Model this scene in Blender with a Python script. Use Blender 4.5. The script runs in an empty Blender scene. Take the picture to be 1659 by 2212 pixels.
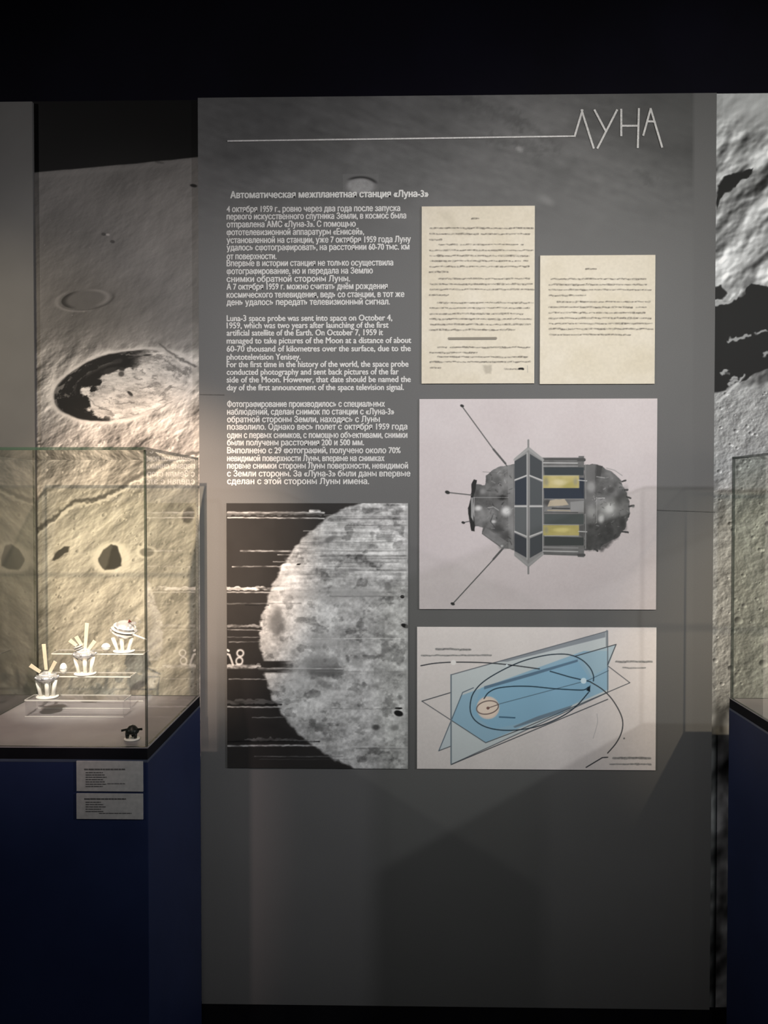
import bpy, bmesh, math, random
import numpy as np
from mathutils import Vector, Matrix

# ------------------------------------------------------------------ camera, world, lights, exposure
SC = bpy.context.scene
COL = SC.collection
EYE = 1.55
YAW, PITCH, FPX = math.radians(1.0605), math.radians(1.0829), 1700.0
cam_d = bpy.data.cameras.new('camera')
cam = bpy.data.objects.new('camera', cam_d); COL.objects.link(cam)
cam_d.sensor_fit = 'VERTICAL'; cam_d.sensor_height = 24.0; cam_d.lens = 24.0 * FPX / 2212.0
cam_d.clip_start = 0.02; cam_d.clip_end = 60
cam.location = (0, 0, EYE)
FW = Vector((-math.sin(YAW) * math.cos(PITCH), math.cos(YAW) * math.cos(PITCH), -math.sin(PITCH)))
RT = FW.cross(Vector((0, 0, 1))).normalized(); UP = RT.cross(FW)
cam.rotation_euler = Matrix((RT, UP, -FW)).transposed().to_euler()
SC.camera = cam
SC.view_settings.view_transform = 'Standard'; SC.view_settings.look = 'None'
SC.view_settings.gamma = 1.0; SC.view_settings.use_curve_mapping = False
SC.view_settings.exposure = 0.0
SC.cycles.transparent_max_bounces = 48
SC.cycles.max_bounces = 8

w = bpy.data.worlds.new('hall_air'); SC.world = w; w.use_nodes = True
w.node_tree.nodes['Background'].inputs[0].default_value = (0.25, 0.3, 0.6, 1)
w.node_tree.nodes['Background'].inputs[1].default_value = 0.004

def U(px, py, Y):
    """world point at depth Y seen at photo pixel (px, py)"""
    d = FW * FPX + RT * (px - 829.5) - UP * (py - 1106.0)
    t = Y / d.y
    return Vector((0, 0, EYE)) + d * t

def spot(name, loc, aim, power, col, cone, blend=1.0, rad=0.03):
    l = bpy.data.lights.new(name, 'SPOT'); l.energy = power; l.color = col
    l.spot_size = math.radians(cone); l.spot_blend = blend; l.shadow_soft_size = rad
    o = bpy.data.objects.new(name, l); COL.objects.link(o); o.location = loc
    o.rotation_euler = (Vector(aim) - Vector(loc)).to_track_quat('-Z', 'Y').to_euler()
    return o

PY = 2.24          # front face of the text panel
MY = 2.252         # front face of the moon murals behind it
AIM = U(1000, 900, PY)
spot('track_spot_left', (-3.9, -0.4, 3.1), U(1000, 900, PY), 190, (1.0, 0.95, 0.94), 38, 1.0, 0.07)
spot('track_spot_right', (4.4, -0.5, 3.05), U(960, 950, PY), 350, (0.97, 0.95, 1.0), 38, 1.0, 0.08)
spot('track_spot_middle', (0.35, -0.9, 3.3), U(960, 1150, PY), 124, (0.97, 1.0, 0.98), 40, 1.0, 0.10)
spot('track_spot_high', (0.35, -0.9, 3.3), U(1100, 800, PY), 170, (1.0, 0.95, 0.90), 34, 1.0, 0.10)
spot('case_spot_left', (-0.75, 0.55, 3.2), U(185, 1440, 1.97), 170, (1.0, 0.72, 0.66), 20, 0.8, 0.02)
spot('case_spot_models', (-0.55, 0.35, 3.25), U(180, 1425, 1.97), 520, (1.0, 0.92, 0.82), 9.5, 0.9, 0.02)
spot('warm_patch_fill', (-0.3, -0.6, 2.9), U(330, 1205, MY), 920, (1.0, 0.74, 0.54), 18, 1.0, 0.03)  # added lamp; makes the warm patch of light reflected off the glass
spot('mural_spot_left', (-0.9, 0.1, 3.2), U(300, 860, MY), 60, (1.0, 0.94, 0.89), 34, 1.0, 0.05)
spot('panel_spot_far_left', (-1.6, -0.2, 3.2), U(0, 950, PY), 122, (1.0, 0.82, 0.54), 26, 1.0, 0.05)
spot('case_spot_right', (1.9, 0.0, 3.0), U(1640, 1370, MY), 340, (1.0, 0.79, 0.60), 17, 1.0, 0.03)
spot('mural_spot_right', (2.4, -0.8, 3.2), U(1650, 500, MY), 95, (1.0, 1.0, 0.82), 30, 1.0, 0.05)
hp = bpy.data.lights.new('hall_fill', 'POINT'); hp.energy = 40; hp.color = (1.0, 0.98, 0.94); hp.shadow_soft_size = 0.25  # added unseen fill behind the camera, simulates spilled room light
ho = bpy.data.objects.new('hall_fill', hp); COL.objects.link(ho); ho.location = (0.4, -2.4, 2.6)

# ------------------------------------------------------------------ helpers
def link(o, parent=None):
    COL.objects.link(o)
    if parent is not None: o.parent = parent
    return o

def tag(o, label, cat, group=None):
    o['label'] = label; o['category'] = cat
    if group: o['group'] = group
    return o

def struct(o): o['kind'] = 'structure'; return o

def empty(name, loc, label, cat, group=None):
    o = link(bpy.data.objects.new(name, None)); o.location = loc; o.empty_display_size = 0.02
    return tag(o, label, cat, group)

def obj(name, bm, mats, parent=None, smooth=False):
    """bm in world coordinates; the object's origin goes to its parent's location or own base"""
    me = bpy.data.meshes.new(name)
    if parent is not None and parent.type == 'EMPTY':
        off = world_loc(parent)
    elif parent is not None:
        off = world_loc(parent)
    else:
        xs = [v.co for v in bm.verts]
        off = Vector(((min(v.x for v in xs) + max(v.x for v in xs)) / 2, (min(v.y for v in xs) + max(v.y for v in xs)) / 2, min(v.z for v in xs)))
    bmesh.ops.translate(bm, verts=bm.verts, vec=-off)
    bm.normal_update(); bm.to_mesh(me); bm.free()
    for m in (mats if isinstance(mats, (list, tuple)) else [mats]): me.materials.append(m)
    if smooth:
        for p in me.polygons: p.use_smooth = True
    o = link(bpy.data.objects.new(name, me), parent)
    if parent is None: o.location = off
    return o

def world_loc(o):
    v = Vector(o.location)
    while o.parent: o = o.parent; v += o.location
    return v

def box(bm, a, b, bevel=0.0, mat=0):
    a = Vector(a); b = Vector(b)
    r = bmesh.ops.create_cube(bm, size=1.0)
    vs = r['verts']
    for v in vs:
        v.co = Vector(((a.x + b.x) / 2 + v.co.x * abs(b.x - a.x), (a.y + b.y) / 2 + v.co.y * abs(b.y - a.y), (a.z + b.z) / 2 + v.co.z * abs(b.z - a.z)))
    fs = set(f for v in vs for f in v.link_faces)
    for f in fs: f.material_index = mat
    if bevel:
        es = list(set(e for v in vs for e in v.link_edges))
        bmesh.ops.bevel(bm, geom=es, offset=bevel, segments=2, affect='EDGES', profile=0.7)
    return bm

def B(): return bmesh.new()

def tube(bm, p0, p1, r0, r1=None, seg=16, flat=1.0, cap=True, face=None):
    """tapered rod; flat squeezes one cross axis"""
    r1 = r0 if r1 is None else r1
    p0 = Vector(p0); p1 = Vector(p1); d = (p1 - p0).normalized()
    a = Vector(face) if face is not None else (Vector((0, 1, 0)) if abs(d.y) < 0.9 else Vector((1, 0, 0)))
    a = (a - d * a.dot(d)).normalized(); b = d.cross(a)
    rings = []
    for p, r in ((p0, r0), (p1, r1)):
        rings.append([bm.verts.new(p + a * math.cos(t) * r * flat + b * math.sin(t) * r) for t in [2 * math.pi * i / seg for i in range(seg)]])
    for i in range(seg):
        bm.faces.new((rings[0][i], rings[0][(i + 1) % seg], rings[1][(i + 1) % seg], rings[1][i]))
    if cap:
        bm.faces.new(rings[0][::-1]); bm.faces.new(rings[1])
    return bm

def lathe(bm, c, prof, seg=32, axis=Vector((0, 0, 1)), ref=None):
    """revolve [(r, h)] round axis through c"""
    c = Vector(c); axis = Vector(axis).normalized()
    a = axis.orthogonal().normalized(); b = axis.cross(a)
    rings = []
    for r, h in prof:
        rings.append([bm.verts.new(c + axis * h + (a * math.cos(2 * math.pi * i / seg) + b * math.sin(2 * math.pi * i / seg)) * max(r, 1e-5)) for i in range(seg)])
    for k in range(len(rings) - 1):
        for i in range(seg):
            bm.faces.new((rings[k][i], rings[k][(i + 1) % seg], rings[k + 1][(i + 1) % seg], rings[k + 1][i]))
    bm.faces.new(rings[0][::-1]); bm.faces.new(rings[-1])
    return bm

# ------------------------------------------------------------------ materials
def lin(c):
    c = np.asarray(c, float) / 255.0
    return np.where(c <= 0.04045, c / 12.92, ((c + 0.055) / 1.055) ** 2.4)

def noise_mat(name, c0, c1, scale, rough=0.6, spec=0.3, bump=0.0, metallic=0.0):
    m = bpy.data.materials.new(name); m.use_nodes = True
    nt = m.node_tree; p = nt.nodes['Principled BSDF']
    tc = nt.nodes.new('ShaderNodeTexCoord'); n = nt.nodes.new('ShaderNodeTexNoise'); r = nt.nodes.new('ShaderNodeValToRGB')
    n.inputs['Scale'].default_value = scale; n.inputs['Detail'].default_value = 6
    r.color_ramp.elements[0].position = 0.3; r.color_ramp.elements[1].position = 0.7
    r.color_ramp.elements[0].color = (*c0, 1); r.color_ramp.elements[1].color = (*c1, 1)
    nt.links.new(tc.outputs['Object'], n.inputs['Vector']); nt.links.new(n.outputs['Fac'], r.inputs['Fac'])
    nt.links.new(r.outputs['Color'], p.inputs['Base Color'])
    p.inputs['Roughness'].default_value = rough; p.inputs['Specular IOR Level'].default_value = spec
    p.inputs['Metallic'].default_value = metallic
    if bump:
        b = nt.nodes.new('ShaderNodeBump'); b.inputs['Strength'].default_value = bump; b.inputs['Distance'].default_value = 0.001
        nt.links.new(n.outputs['Fac'], b.inputs['Height']); nt.links.new(b.outputs['Normal'], p.inputs['Normal'])
    return m

def print_mat(name, rough=0.65, grain=0.10, gscale=900):
    """printed picture: the print's own inks (colour attribute) with paper grain"""
    m = bpy.data.materials.new(name); m.use_nodes = True
    nt = m.node_tree; p = nt.nodes['Principled BSDF']
    at = nt.nodes.new('ShaderNodeAttribute'); at.attribute_name = 'ink'
    tc = nt.nodes.new('ShaderNodeTexCoord'); n = nt.nodes.new('ShaderNodeTexNoise'); mr = nt.nodes.new('ShaderNodeMapRange')
    n.inputs['Scale'].default_value = gscale; n.inputs['Detail'].default_value = 2
    mr.inputs[1].default_value = 0.3; mr.inputs[2].default_value = 0.7; mr.inputs[3].default_value = 1 - grain; mr.inputs[4].default_value = 1 + grain
    mx = nt.nodes.new('ShaderNodeVectorMath'); mx.operation = 'SCALE'
    nt.links.new(tc.outputs['Object'], n.inputs['Vector']); nt.links.new(n.outputs['Fac'], mr.inputs[0])
    nt.links.new(at.outputs['Color'], mx.inputs[0]); nt.links.new(mr.outputs[0], mx.inputs['Scale'])
    nt.links.new(mx.outputs[0], p.inputs['Base Color'])
    p.inputs['Roughness'].default_value = rough; p.inputs['Specular IOR Level'].default_value = 0.25
    return m

def glass_mat(name, tint, ior=1.5):
    m = bpy.data.materials.new(name); m.use_nodes = True
    nt = m.node_tree; nt.nodes.clear()
    o = nt.nodes.new('ShaderNodeOutputMaterial'); mx = nt.nodes.new('ShaderNodeMixShader')
    t = nt.nodes.new('ShaderNodeBsdfTransparent'); g = nt.nodes.new('ShaderNodeBsdfGlossy'); f = nt.nodes.new('ShaderNodeFresnel')
    n = nt.nodes.new('ShaderNodeTexNoise'); n.inputs['Scale'].default_value = 14
    mr = nt.nodes.new('ShaderNodeMapRange'); mr.inputs[3].default_value = 0.0; mr.inputs[4].default_value = 0.03
    t.inputs[0].default_value = (*tint, 1); g.inputs['Roughness'].default_value = 0.01; f.inputs[0].default_value = ior
    nt.links.new(n.outputs['Fac'], mr.inputs[0]); nt.links.new(mr.outputs[0], g.inputs['Roughness'])
    # a pane is a closed sheet: only faces turned to the viewer reflect
    geo = nt.nodes.new('ShaderNodeNewGeometry'); inv = nt.nodes.new('ShaderNodeMath'); inv.operation = 'SUBTRACT'; inv.inputs[0].default_value = 1.0
    mul = nt.nodes.new('ShaderNodeMath'); mul.operation = 'MULTIPLY'; mul.inputs[1].default_value = 1.6
    m2 = nt.nodes.new('ShaderNodeMath'); m2.operation = 'MULTIPLY'; m2.use_clamp = True
    nt.links.new(geo.outputs['Backfacing'], inv.inputs[1]); nt.links.new(f.outputs[0], mul.inputs[0])
    nt.links.new(mul.outputs[0], m2.inputs[0]); nt.links.new(inv.outputs[0], m2.inputs[1])
    nt.links.new(m2.outputs[0], mx.inputs[0]); nt.links.new(t.outputs[0], mx.inputs[1]); nt.links.new(g.outputs[0], mx.inputs[2])
    nt.links.new(mx.outputs[0], o.inputs[0])
    return m

def edge_mat(name, col, trans):
    m = bpy.data.materials.new(name); m.use_nodes = True
    nt = m.node_tree; nt.nodes.clear()
    o = nt.nodes.new('ShaderNodeOutputMaterial'); mx = nt.nodes.new('ShaderNodeMixShader')
    t = nt.nodes.new('ShaderNodeBsdfTransparent'); p = nt.nodes.new('ShaderNodeBsdfPrincipled')
    n = nt.nodes.new('ShaderNodeTexNoise'); n.inputs['Scale'].default_value = 30
    r = nt.nodes.new('ShaderNodeValToRGB'); r.color_ramp.elements[0].color = (*[c * 0.7 for c in col], 1); r.color_ramp.elements[1].color = (*col, 1)
    nt.links.new(n.outputs['Fac'], r.inputs['Fac']); nt.links.new(r.outputs['Color'], p.inputs['Base Color'])
    p.inputs['Roughness'].default_value = 0.25; mx.inputs[0].default_value = 1 - trans
    nt.links.new(t.outputs[0], mx.inputs[1]); nt.links.new(p.outputs[0], mx.inputs[2]); nt.links.new(mx.outputs[0], o.inputs[0])
    return m

M_black = noise_mat('black_matte_paint', (0.0035, 0.0032, 0.006), (0.0055, 0.005, 0.011), 3, 0.9, 0.1)
M_floor = noise_mat('dark_carpet', (0.006, 0.006, 0.006), (0.012, 0.012, 0.012), 60, 0.9, 0.1, 0.3)
M_grey = noise_mat('grey_panel_print', (0.15, 0.148, 0.142), (0.175, 0.172, 0.165), 5, 0.6, 0.2)
M_navy = noise_mat('navy_painted_board', (0.012, 0.020, 0.062), (0.016, 0.026, 0.078), 7, 0.55, 0.25)
M_deck = noise_mat('grey_deck_board', (0.215, 0.20, 0.215), (0.30, 0.285, 0.30), 9, 0.42, 0.4)
M_rim = noise_mat('black_shadow_gap', (0.004, 0.004, 0.006), (0.008, 0.008, 0.011), 8, 0.7, 0.1)
M_trim = noise_mat('blue_grey_trim', (0.05, 0.065, 0.10), (0.07, 0.085, 0.13), 9, 0.35, 0.4)
M_white = noise_mat('white_model_plastic', (0.78, 0.76, 0.72), (0.86, 0.84, 0.80), 40, 0.35, 0.5)
M_silver = noise_mat('silver_foil', (0.62, 0.62, 0.66), (0.8, 0.8, 0.83), 60, 0.25, 0.5, 0.2, 0.6)
M_cream = noise_mat('cream_petal', (0.72, 0.62, 0.47), (0.8, 0.7, 0.55), 40, 0.45, 0.4)
M_red = noise_mat('dark_red_port', (0.10, 0.02, 0.02), (0.16, 0.03, 0.03), 40, 0.4)
M_dark = noise_mat('black_model_metal', (0.006, 0.008, 0.007), (0.02, 0.022, 0.02), 60, 0.4, 0.3, 0.2)
M_card = noise_mat('grey_card', (0.36, 0.357, 0.35), (0.45, 0.445, 0.43), 90, 0.6, 0.3)
M_ink = noise_mat('dark_card_ink', (0.07, 0.07, 0.07), (0.11, 0.11, 0.11), 120, 0.6)
M_letter = noise_mat('white_lettering', (0.56, 0.55, 0.54), (0.84, 0.83, 0.815), 260, 0.5)
M_head = noise_mat('bright_white_lettering', (0.62, 0.62, 0.60), (0.85, 0.85, 0.83), 260, 0.5)
M_glass = glass_mat('clear_glass', (0.965, 0.975, 0.955))
M_gedge = edge_mat('green_glass_edge', (0.012, 0.028, 0.018), 0.25)
M_acry = glass_mat('clear_acrylic', (0.97, 0.97, 0.975), 1.35)
M_aedge = edge_mat('polished_acrylic_edge', (0.9, 0.88, 0.85), 0.2)
M_print = print_mat('printed_picture')
M_mural = print_mat('printed_mural', 0.6, 0.07, 500)
M_paper = print_mat('printed_paper', 0.75, 0.06, 1200)

# ------------------------------------------------------------------ the room
def slab(name, a, b, m): return struct(obj(name, box(B(), a, b), m))
slab('floor', (-5, -3.5, -0.1), (5, 2.42, 0), M_floor)
slab('ceiling', (-5, -3.5, 3.6), (5, 2.42, 3.7), M_black)
slab('wall_back', (-5, 2.32, 0), (5, 2.42, 3.6), M_black)
slab('wall_left', (-5.1, -3.5, 0), (-5, 2.42, 3.6), M_black)
slab('wall_right', (5, -3.5, 0), (5.1, 2.42, 3.6), M_black)
slab('wall_front', (-5, -3.6, 0), (5, -3.5, 3.6), M_black)
PX0, PX1, PZ0, PZ1 = -0.5689, 0.8896, 0.084, 2.6805
LX1 = U(76, 1000, PY).x
slab('baseboard_back', (-2.4, 2.245, 0.0), (2.6, 2.32, PZ0), M_rim)

# ------------------------------------------------------------------ procedural print painting
def hash2(ix, iy, seed):
    h = (ix.astype(np.int64) * 374761393 + iy.astype(np.int64) * 668265263 + seed * 974634777) & 0xffffffff
    h = ((h ^ (h >> 13)) * 1274126177) & 0xffffffff
    return ((h ^ (h >> 16)) & 0xffff) / 65535.0

def vnoise(x, y, seed=0):
    ix = np.floor(x); iy = np.floor(y); fx = x - ix; fy = y - iy
    fx = fx * fx * fx * (fx * (fx * 6 - 15) + 10); fy = fy * fy * fy * (fy * (fy * 6 - 15) + 10)
    a = hash2(ix, iy, seed); b = hash2(ix + 1, iy, seed); c = hash2(ix, iy + 1, seed); d = hash2(ix + 1, iy + 1, seed)
    return (a * (1 - fx) + b * fx) * (1 - fy) + (c * (1 - fx) + d * fx) * fy

def fbm(x, y, size, octv=5, seed=0, gain=0.5):
    s = 0; a = 1; t = 0; x = x / size; y = y / size
    for k in range(octv):
        s = s + a * vnoise(x + 17.3 * k, y + 9.1 * k, seed + k); t += a; a *= gain; x = x * 2.03; y = y * 2.03
    return s / t - 0.5            # about -0.4 .. 0.4

def ss(a, b, x):
    t = np.clip((x - a) / (b - a), 0, 1); return t * t * (3 - 2 * t)

class Print:
    """a flat printed sheet; inks are painted with functions of the sheet's own layout"""
    def __init__(s, x0, x1, z0, z1, Y, step):
        s.x0, s.x1, s.z0, s.z1, s.Y = x0, x1, z0, z1, Y
        nx = max(2, int(round((x1 - x0) * 759 / step)) + 1); nz = max(2, int(round((z1 - z0) * 759 / step)) + 1)
        s.nx, s.nz = nx, nz
        gx, gz = np.meshgrid(np.linspace(x0, x1, nx), np.linspace(z0, z1, nz))
        s.gx, s.gz = gx.ravel(), gz.ravel()
        P = np.stack([s.gx, np.full(s.gx.shape, Y), s.gz - EYE], -1)
        d = P @ np.array(FW)
        s.x = 829.5 + FPX * (P @ np.array(RT)) / d; s.y = 1106 - FPX * (P @ np.array(UP)) / d
        s.c = np.zeros((s.x.size, 3))
    def fill(s, g):
        g = np.asarray(g, float); s.c[:] = g if g.ndim != 1 or g.size == 3 else g[:, None]
    def mix(s, mask, col):
        col = np.asarray(col, float)
        if col.ndim == 0: col = np.full(3, float(col))
        if col.ndim == 1 and col.size == s.x.size and col.size != 3: col = col[:, None]
        s.c += (col - s.c) * np.clip(mask, 0, 1)[:, None]
    def mul(s, f): s.c *= np.asarray(f)[:, None]
    def add(s, f): s.c += np.asarray(f)[:, None]
    def ell(s, cx, cy, rx, ry, deg=0):
        a = math.radians(deg); dx = s.x - cx; dy = s.y - cy
        u = (dx * math.cos(a) + dy * math.sin(a)) / rx; v = (-dx * math.sin(a) + dy * math.cos(a)) / ry
        return np.sqrt(u * u + v * v), u, v
    def seg(s, pts, wid, soft=1.0, closed=False, jit=0):
        """mask of a stroke"""
        x, y = s.x, s.y
        pts = [tuple(p) for p in pts]
        if closed: pts = pts + [pts[0]]
        xs = [p[0] for p in pts]; ys = [p[1] for p in pts]; w_ = wid + soft + 2 + jit
        idx = np.where((x > min(xs) - w_) & (x < max(xs) + w_) & (y > min(ys) - w_) & (y < max(ys) + w_))[0]
        m = np.zeros(x.size)
        if idx.size == 0: return m
        X = x[idx]; Y = y[idx]
        if jit:
            X = X + jit * 2 * fbm(s.x[idx], s.y[idx], 9, 2, 5); Y = Y + jit * 2 * fbm(s.x[idx], s.y[idx], 9, 2, 6)
        best = np.full(idx.size, 1e9)
        for (ax, ay), (bx, by) in zip(pts[:-1], pts[1:]):
            L = (bx - ax) ** 2 + (by - ay) ** 2 + 1e-9
            t = np.clip(((X - ax) * (bx - ax) + (Y - ay) * (by - ay)) / L, 0, 1)
            best = np.minimum(best, (X - ax - t * (bx - ax)) ** 2 + (Y - ay - t * (by - ay)) ** 2)
        m[idx] = np.clip((wid / 2 + soft / 2 - np.sqrt(best)) / soft, 0, 1)
        return m
    def poly(s, pts, soft=1.2, jit=0, jsize=10):
        x, y = s.x, s.y
        xs = [p[0] for p in pts]; ys = [p[1] for p in pts]; w_ = soft + 2 + jit
        idx = np.where((x > min(xs) - w_) & (x < max(xs) + w_) & (y > min(ys) - w_) & (y < max(ys) + w_))[0]
        m = np.zeros(x.size)
        if idx.size == 0: return m
        X = x[idx]; Y = y[idx]
        if jit:
            X = X + jit * 2 * fbm(s.x[idx], s.y[idx], jsize, 3, 15); Y = Y + jit * 2 * fbm(s.x[idx], s.y[idx], jsize, 3, 16)
        best = np.full(idx.size, 1e9); ins = np.zeros(idx.size, bool)
        for (ax, ay), (bx, by) in zip(pts, pts[1:] + pts[:1]):
            L = (bx - ax) ** 2 + (by - ay) ** 2 + 1e-9
            t = np.clip(((X - ax) * (bx - ax) + (Y - ay) * (by - ay)) / L, 0, 1)
            best = np.minimum(best, (X - ax - t * (bx - ax)) ** 2 + (Y - ay - t * (by - ay)) ** 2)
            if ay != by:
                c = ((ay > Y) != (by > Y)) & (X < (bx - ax) * (Y - ay) / (by - ay) + ax)
                ins ^= c
        sd = np.where(ins, -1, 1) * np.sqrt(best)
        m[idx] = np.clip(0.5 - sd / soft, 0, 1)
        return m
    def relief(s, size, octv=5, seed=0, d=2.0, dirx=1.0, diry=0.3, sx=1.0, rot=0.0, gain=0.55):
        a = math.radians(rot)
        X = (s.x * math.cos(a) + s.y * math.sin(a)) / sx; Y = -s.x * math.sin(a) + s.y * math.cos(a)
        X2 = ((s.x + d * dirx) * math.cos(a) + (s.y + d * diry) * math.sin(a)) / sx
        Y2 = -(s.x + d * dirx) * math.sin(a) + (s.y + d * diry) * math.cos(a)
        return (fbm(X2, Y2, size, octv, seed, gain) - fbm(X, Y, size, octv, seed, gain)) / d * size
    def build(s, name, thick, mat, gain=1.0, parent=None):
        """linear inks; front grid plus a solid board behind it"""
        c = lin(np.clip(s.c, 0, 255)) * gain
        nx, nz, N = s.nx, s.nz, s.x.size
        ox = (s.x0 + s.x1) / 2; oz = s.z0; oy = s.Y
        V = np.stack([s.gx - ox, np.zeros(N), s.gz - oz], -1)
        e = 0.0004
        bx = [(s.x0 - ox, 0, 0), (s.x1 - ox, 0, 0), (s.x1 - ox, 0, s.z1 - oz), (s.x0 - ox, 0, s.z1 - oz)]
        back = [(a, thick, b_) for a, _, b_ in bx]
        V = np.concatenate([V, np.array(bx), np.array(back)])
        i = (np.arange(nz - 1)[:, None] * nx + np.arange(nx - 1)[None, :]).ravel()
        F = np.stack([i, i + 1, i + nx + 1, i + nx], -1)
        n = N
        sides = np.array([[n + 1, n, n + 4, n + 5], [n + 2, n + 1, n + 5, n + 6], [n + 3, n + 2, n + 6, n + 7], [n, n + 3, n + 7, n + 4], [n + 5, n + 4, n + 7, n + 6]])
        F = np.concatenate([F, sides])
        me = bpy.data.meshes.new(name)
        me.vertices.add(len(V)); me.vertices.foreach_set('co', V.ravel())
        me.loops.add(F.size); me.loops.foreach_set('vertex_index', F.ravel().astype(np.int32))
        me.polygons.add(len(F)); me.polygons.foreach_set('loop_start', (np.arange(len(F)) * 4).astype(np.int32))
        me.polygons.foreach_set('loop_total', np.full(len(F), 4, np.int32))
        me.update(calc_edges=True)
        at = me.color_attributes.new('ink', 'FLOAT_COLOR', 'POINT')
        edge = np.tile(np.mean(c, 0), (8, 1))
        full = np.ones((len(V), 4), np.float32); full[:N, :3] = c; full[N:, :3] = edge
        at.data.foreach_set('color', full.ravel())
        me.materials.append(mat)
        o = link(bpy.data.objects.new(name, me), parent)
        o.location = Vector((ox, oy, oz)) - (world_loc(parent) if parent else Vector((0, 0, 0)))
        return o

def pits(P, rnd, n, x0, x1, y0, y1, r0, r1, dark, bright, ang=0, asp=0.7, amp=1.0):
    for _ in range(n):
        cx, cy = rnd.uniform(x0, x1), rnd.uniform(y0, y1); r = rnd.uniform(r0, r1) ** 1.0
        sel = np.where((abs(P.x - cx) < 3 * r) & (abs(P.y - cy) < 3 * r))[0]
        if not sel.size: continue
        a = math.radians(ang); dx = P.x[sel] - cx; dy = P.y[sel] - cy
        u = (dx * math.cos(a) + dy * math.sin(a)) / r; v = (-dx * math.sin(a) + dy * math.cos(a)) / (r * asp)
        q = np.sqrt(u * u + v * v)
        m = (1 - ss(0.75, 1.05, q)); lit = ss(-0.9, 0.9, u + 0.3 * v)
        col = dark + (bright - dark) * lit
        P.c[sel] += (col - P.c[sel].mean(1))[:, None] * (m * amp)[:, None]
        ring = np.exp(-((q - 1.2) / 0.22) ** 2) * (0.4 + 0.6 * ss(-1, 1, -u))
        P.c[sel] += (ring * 11 * amp)[:, None]

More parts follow.
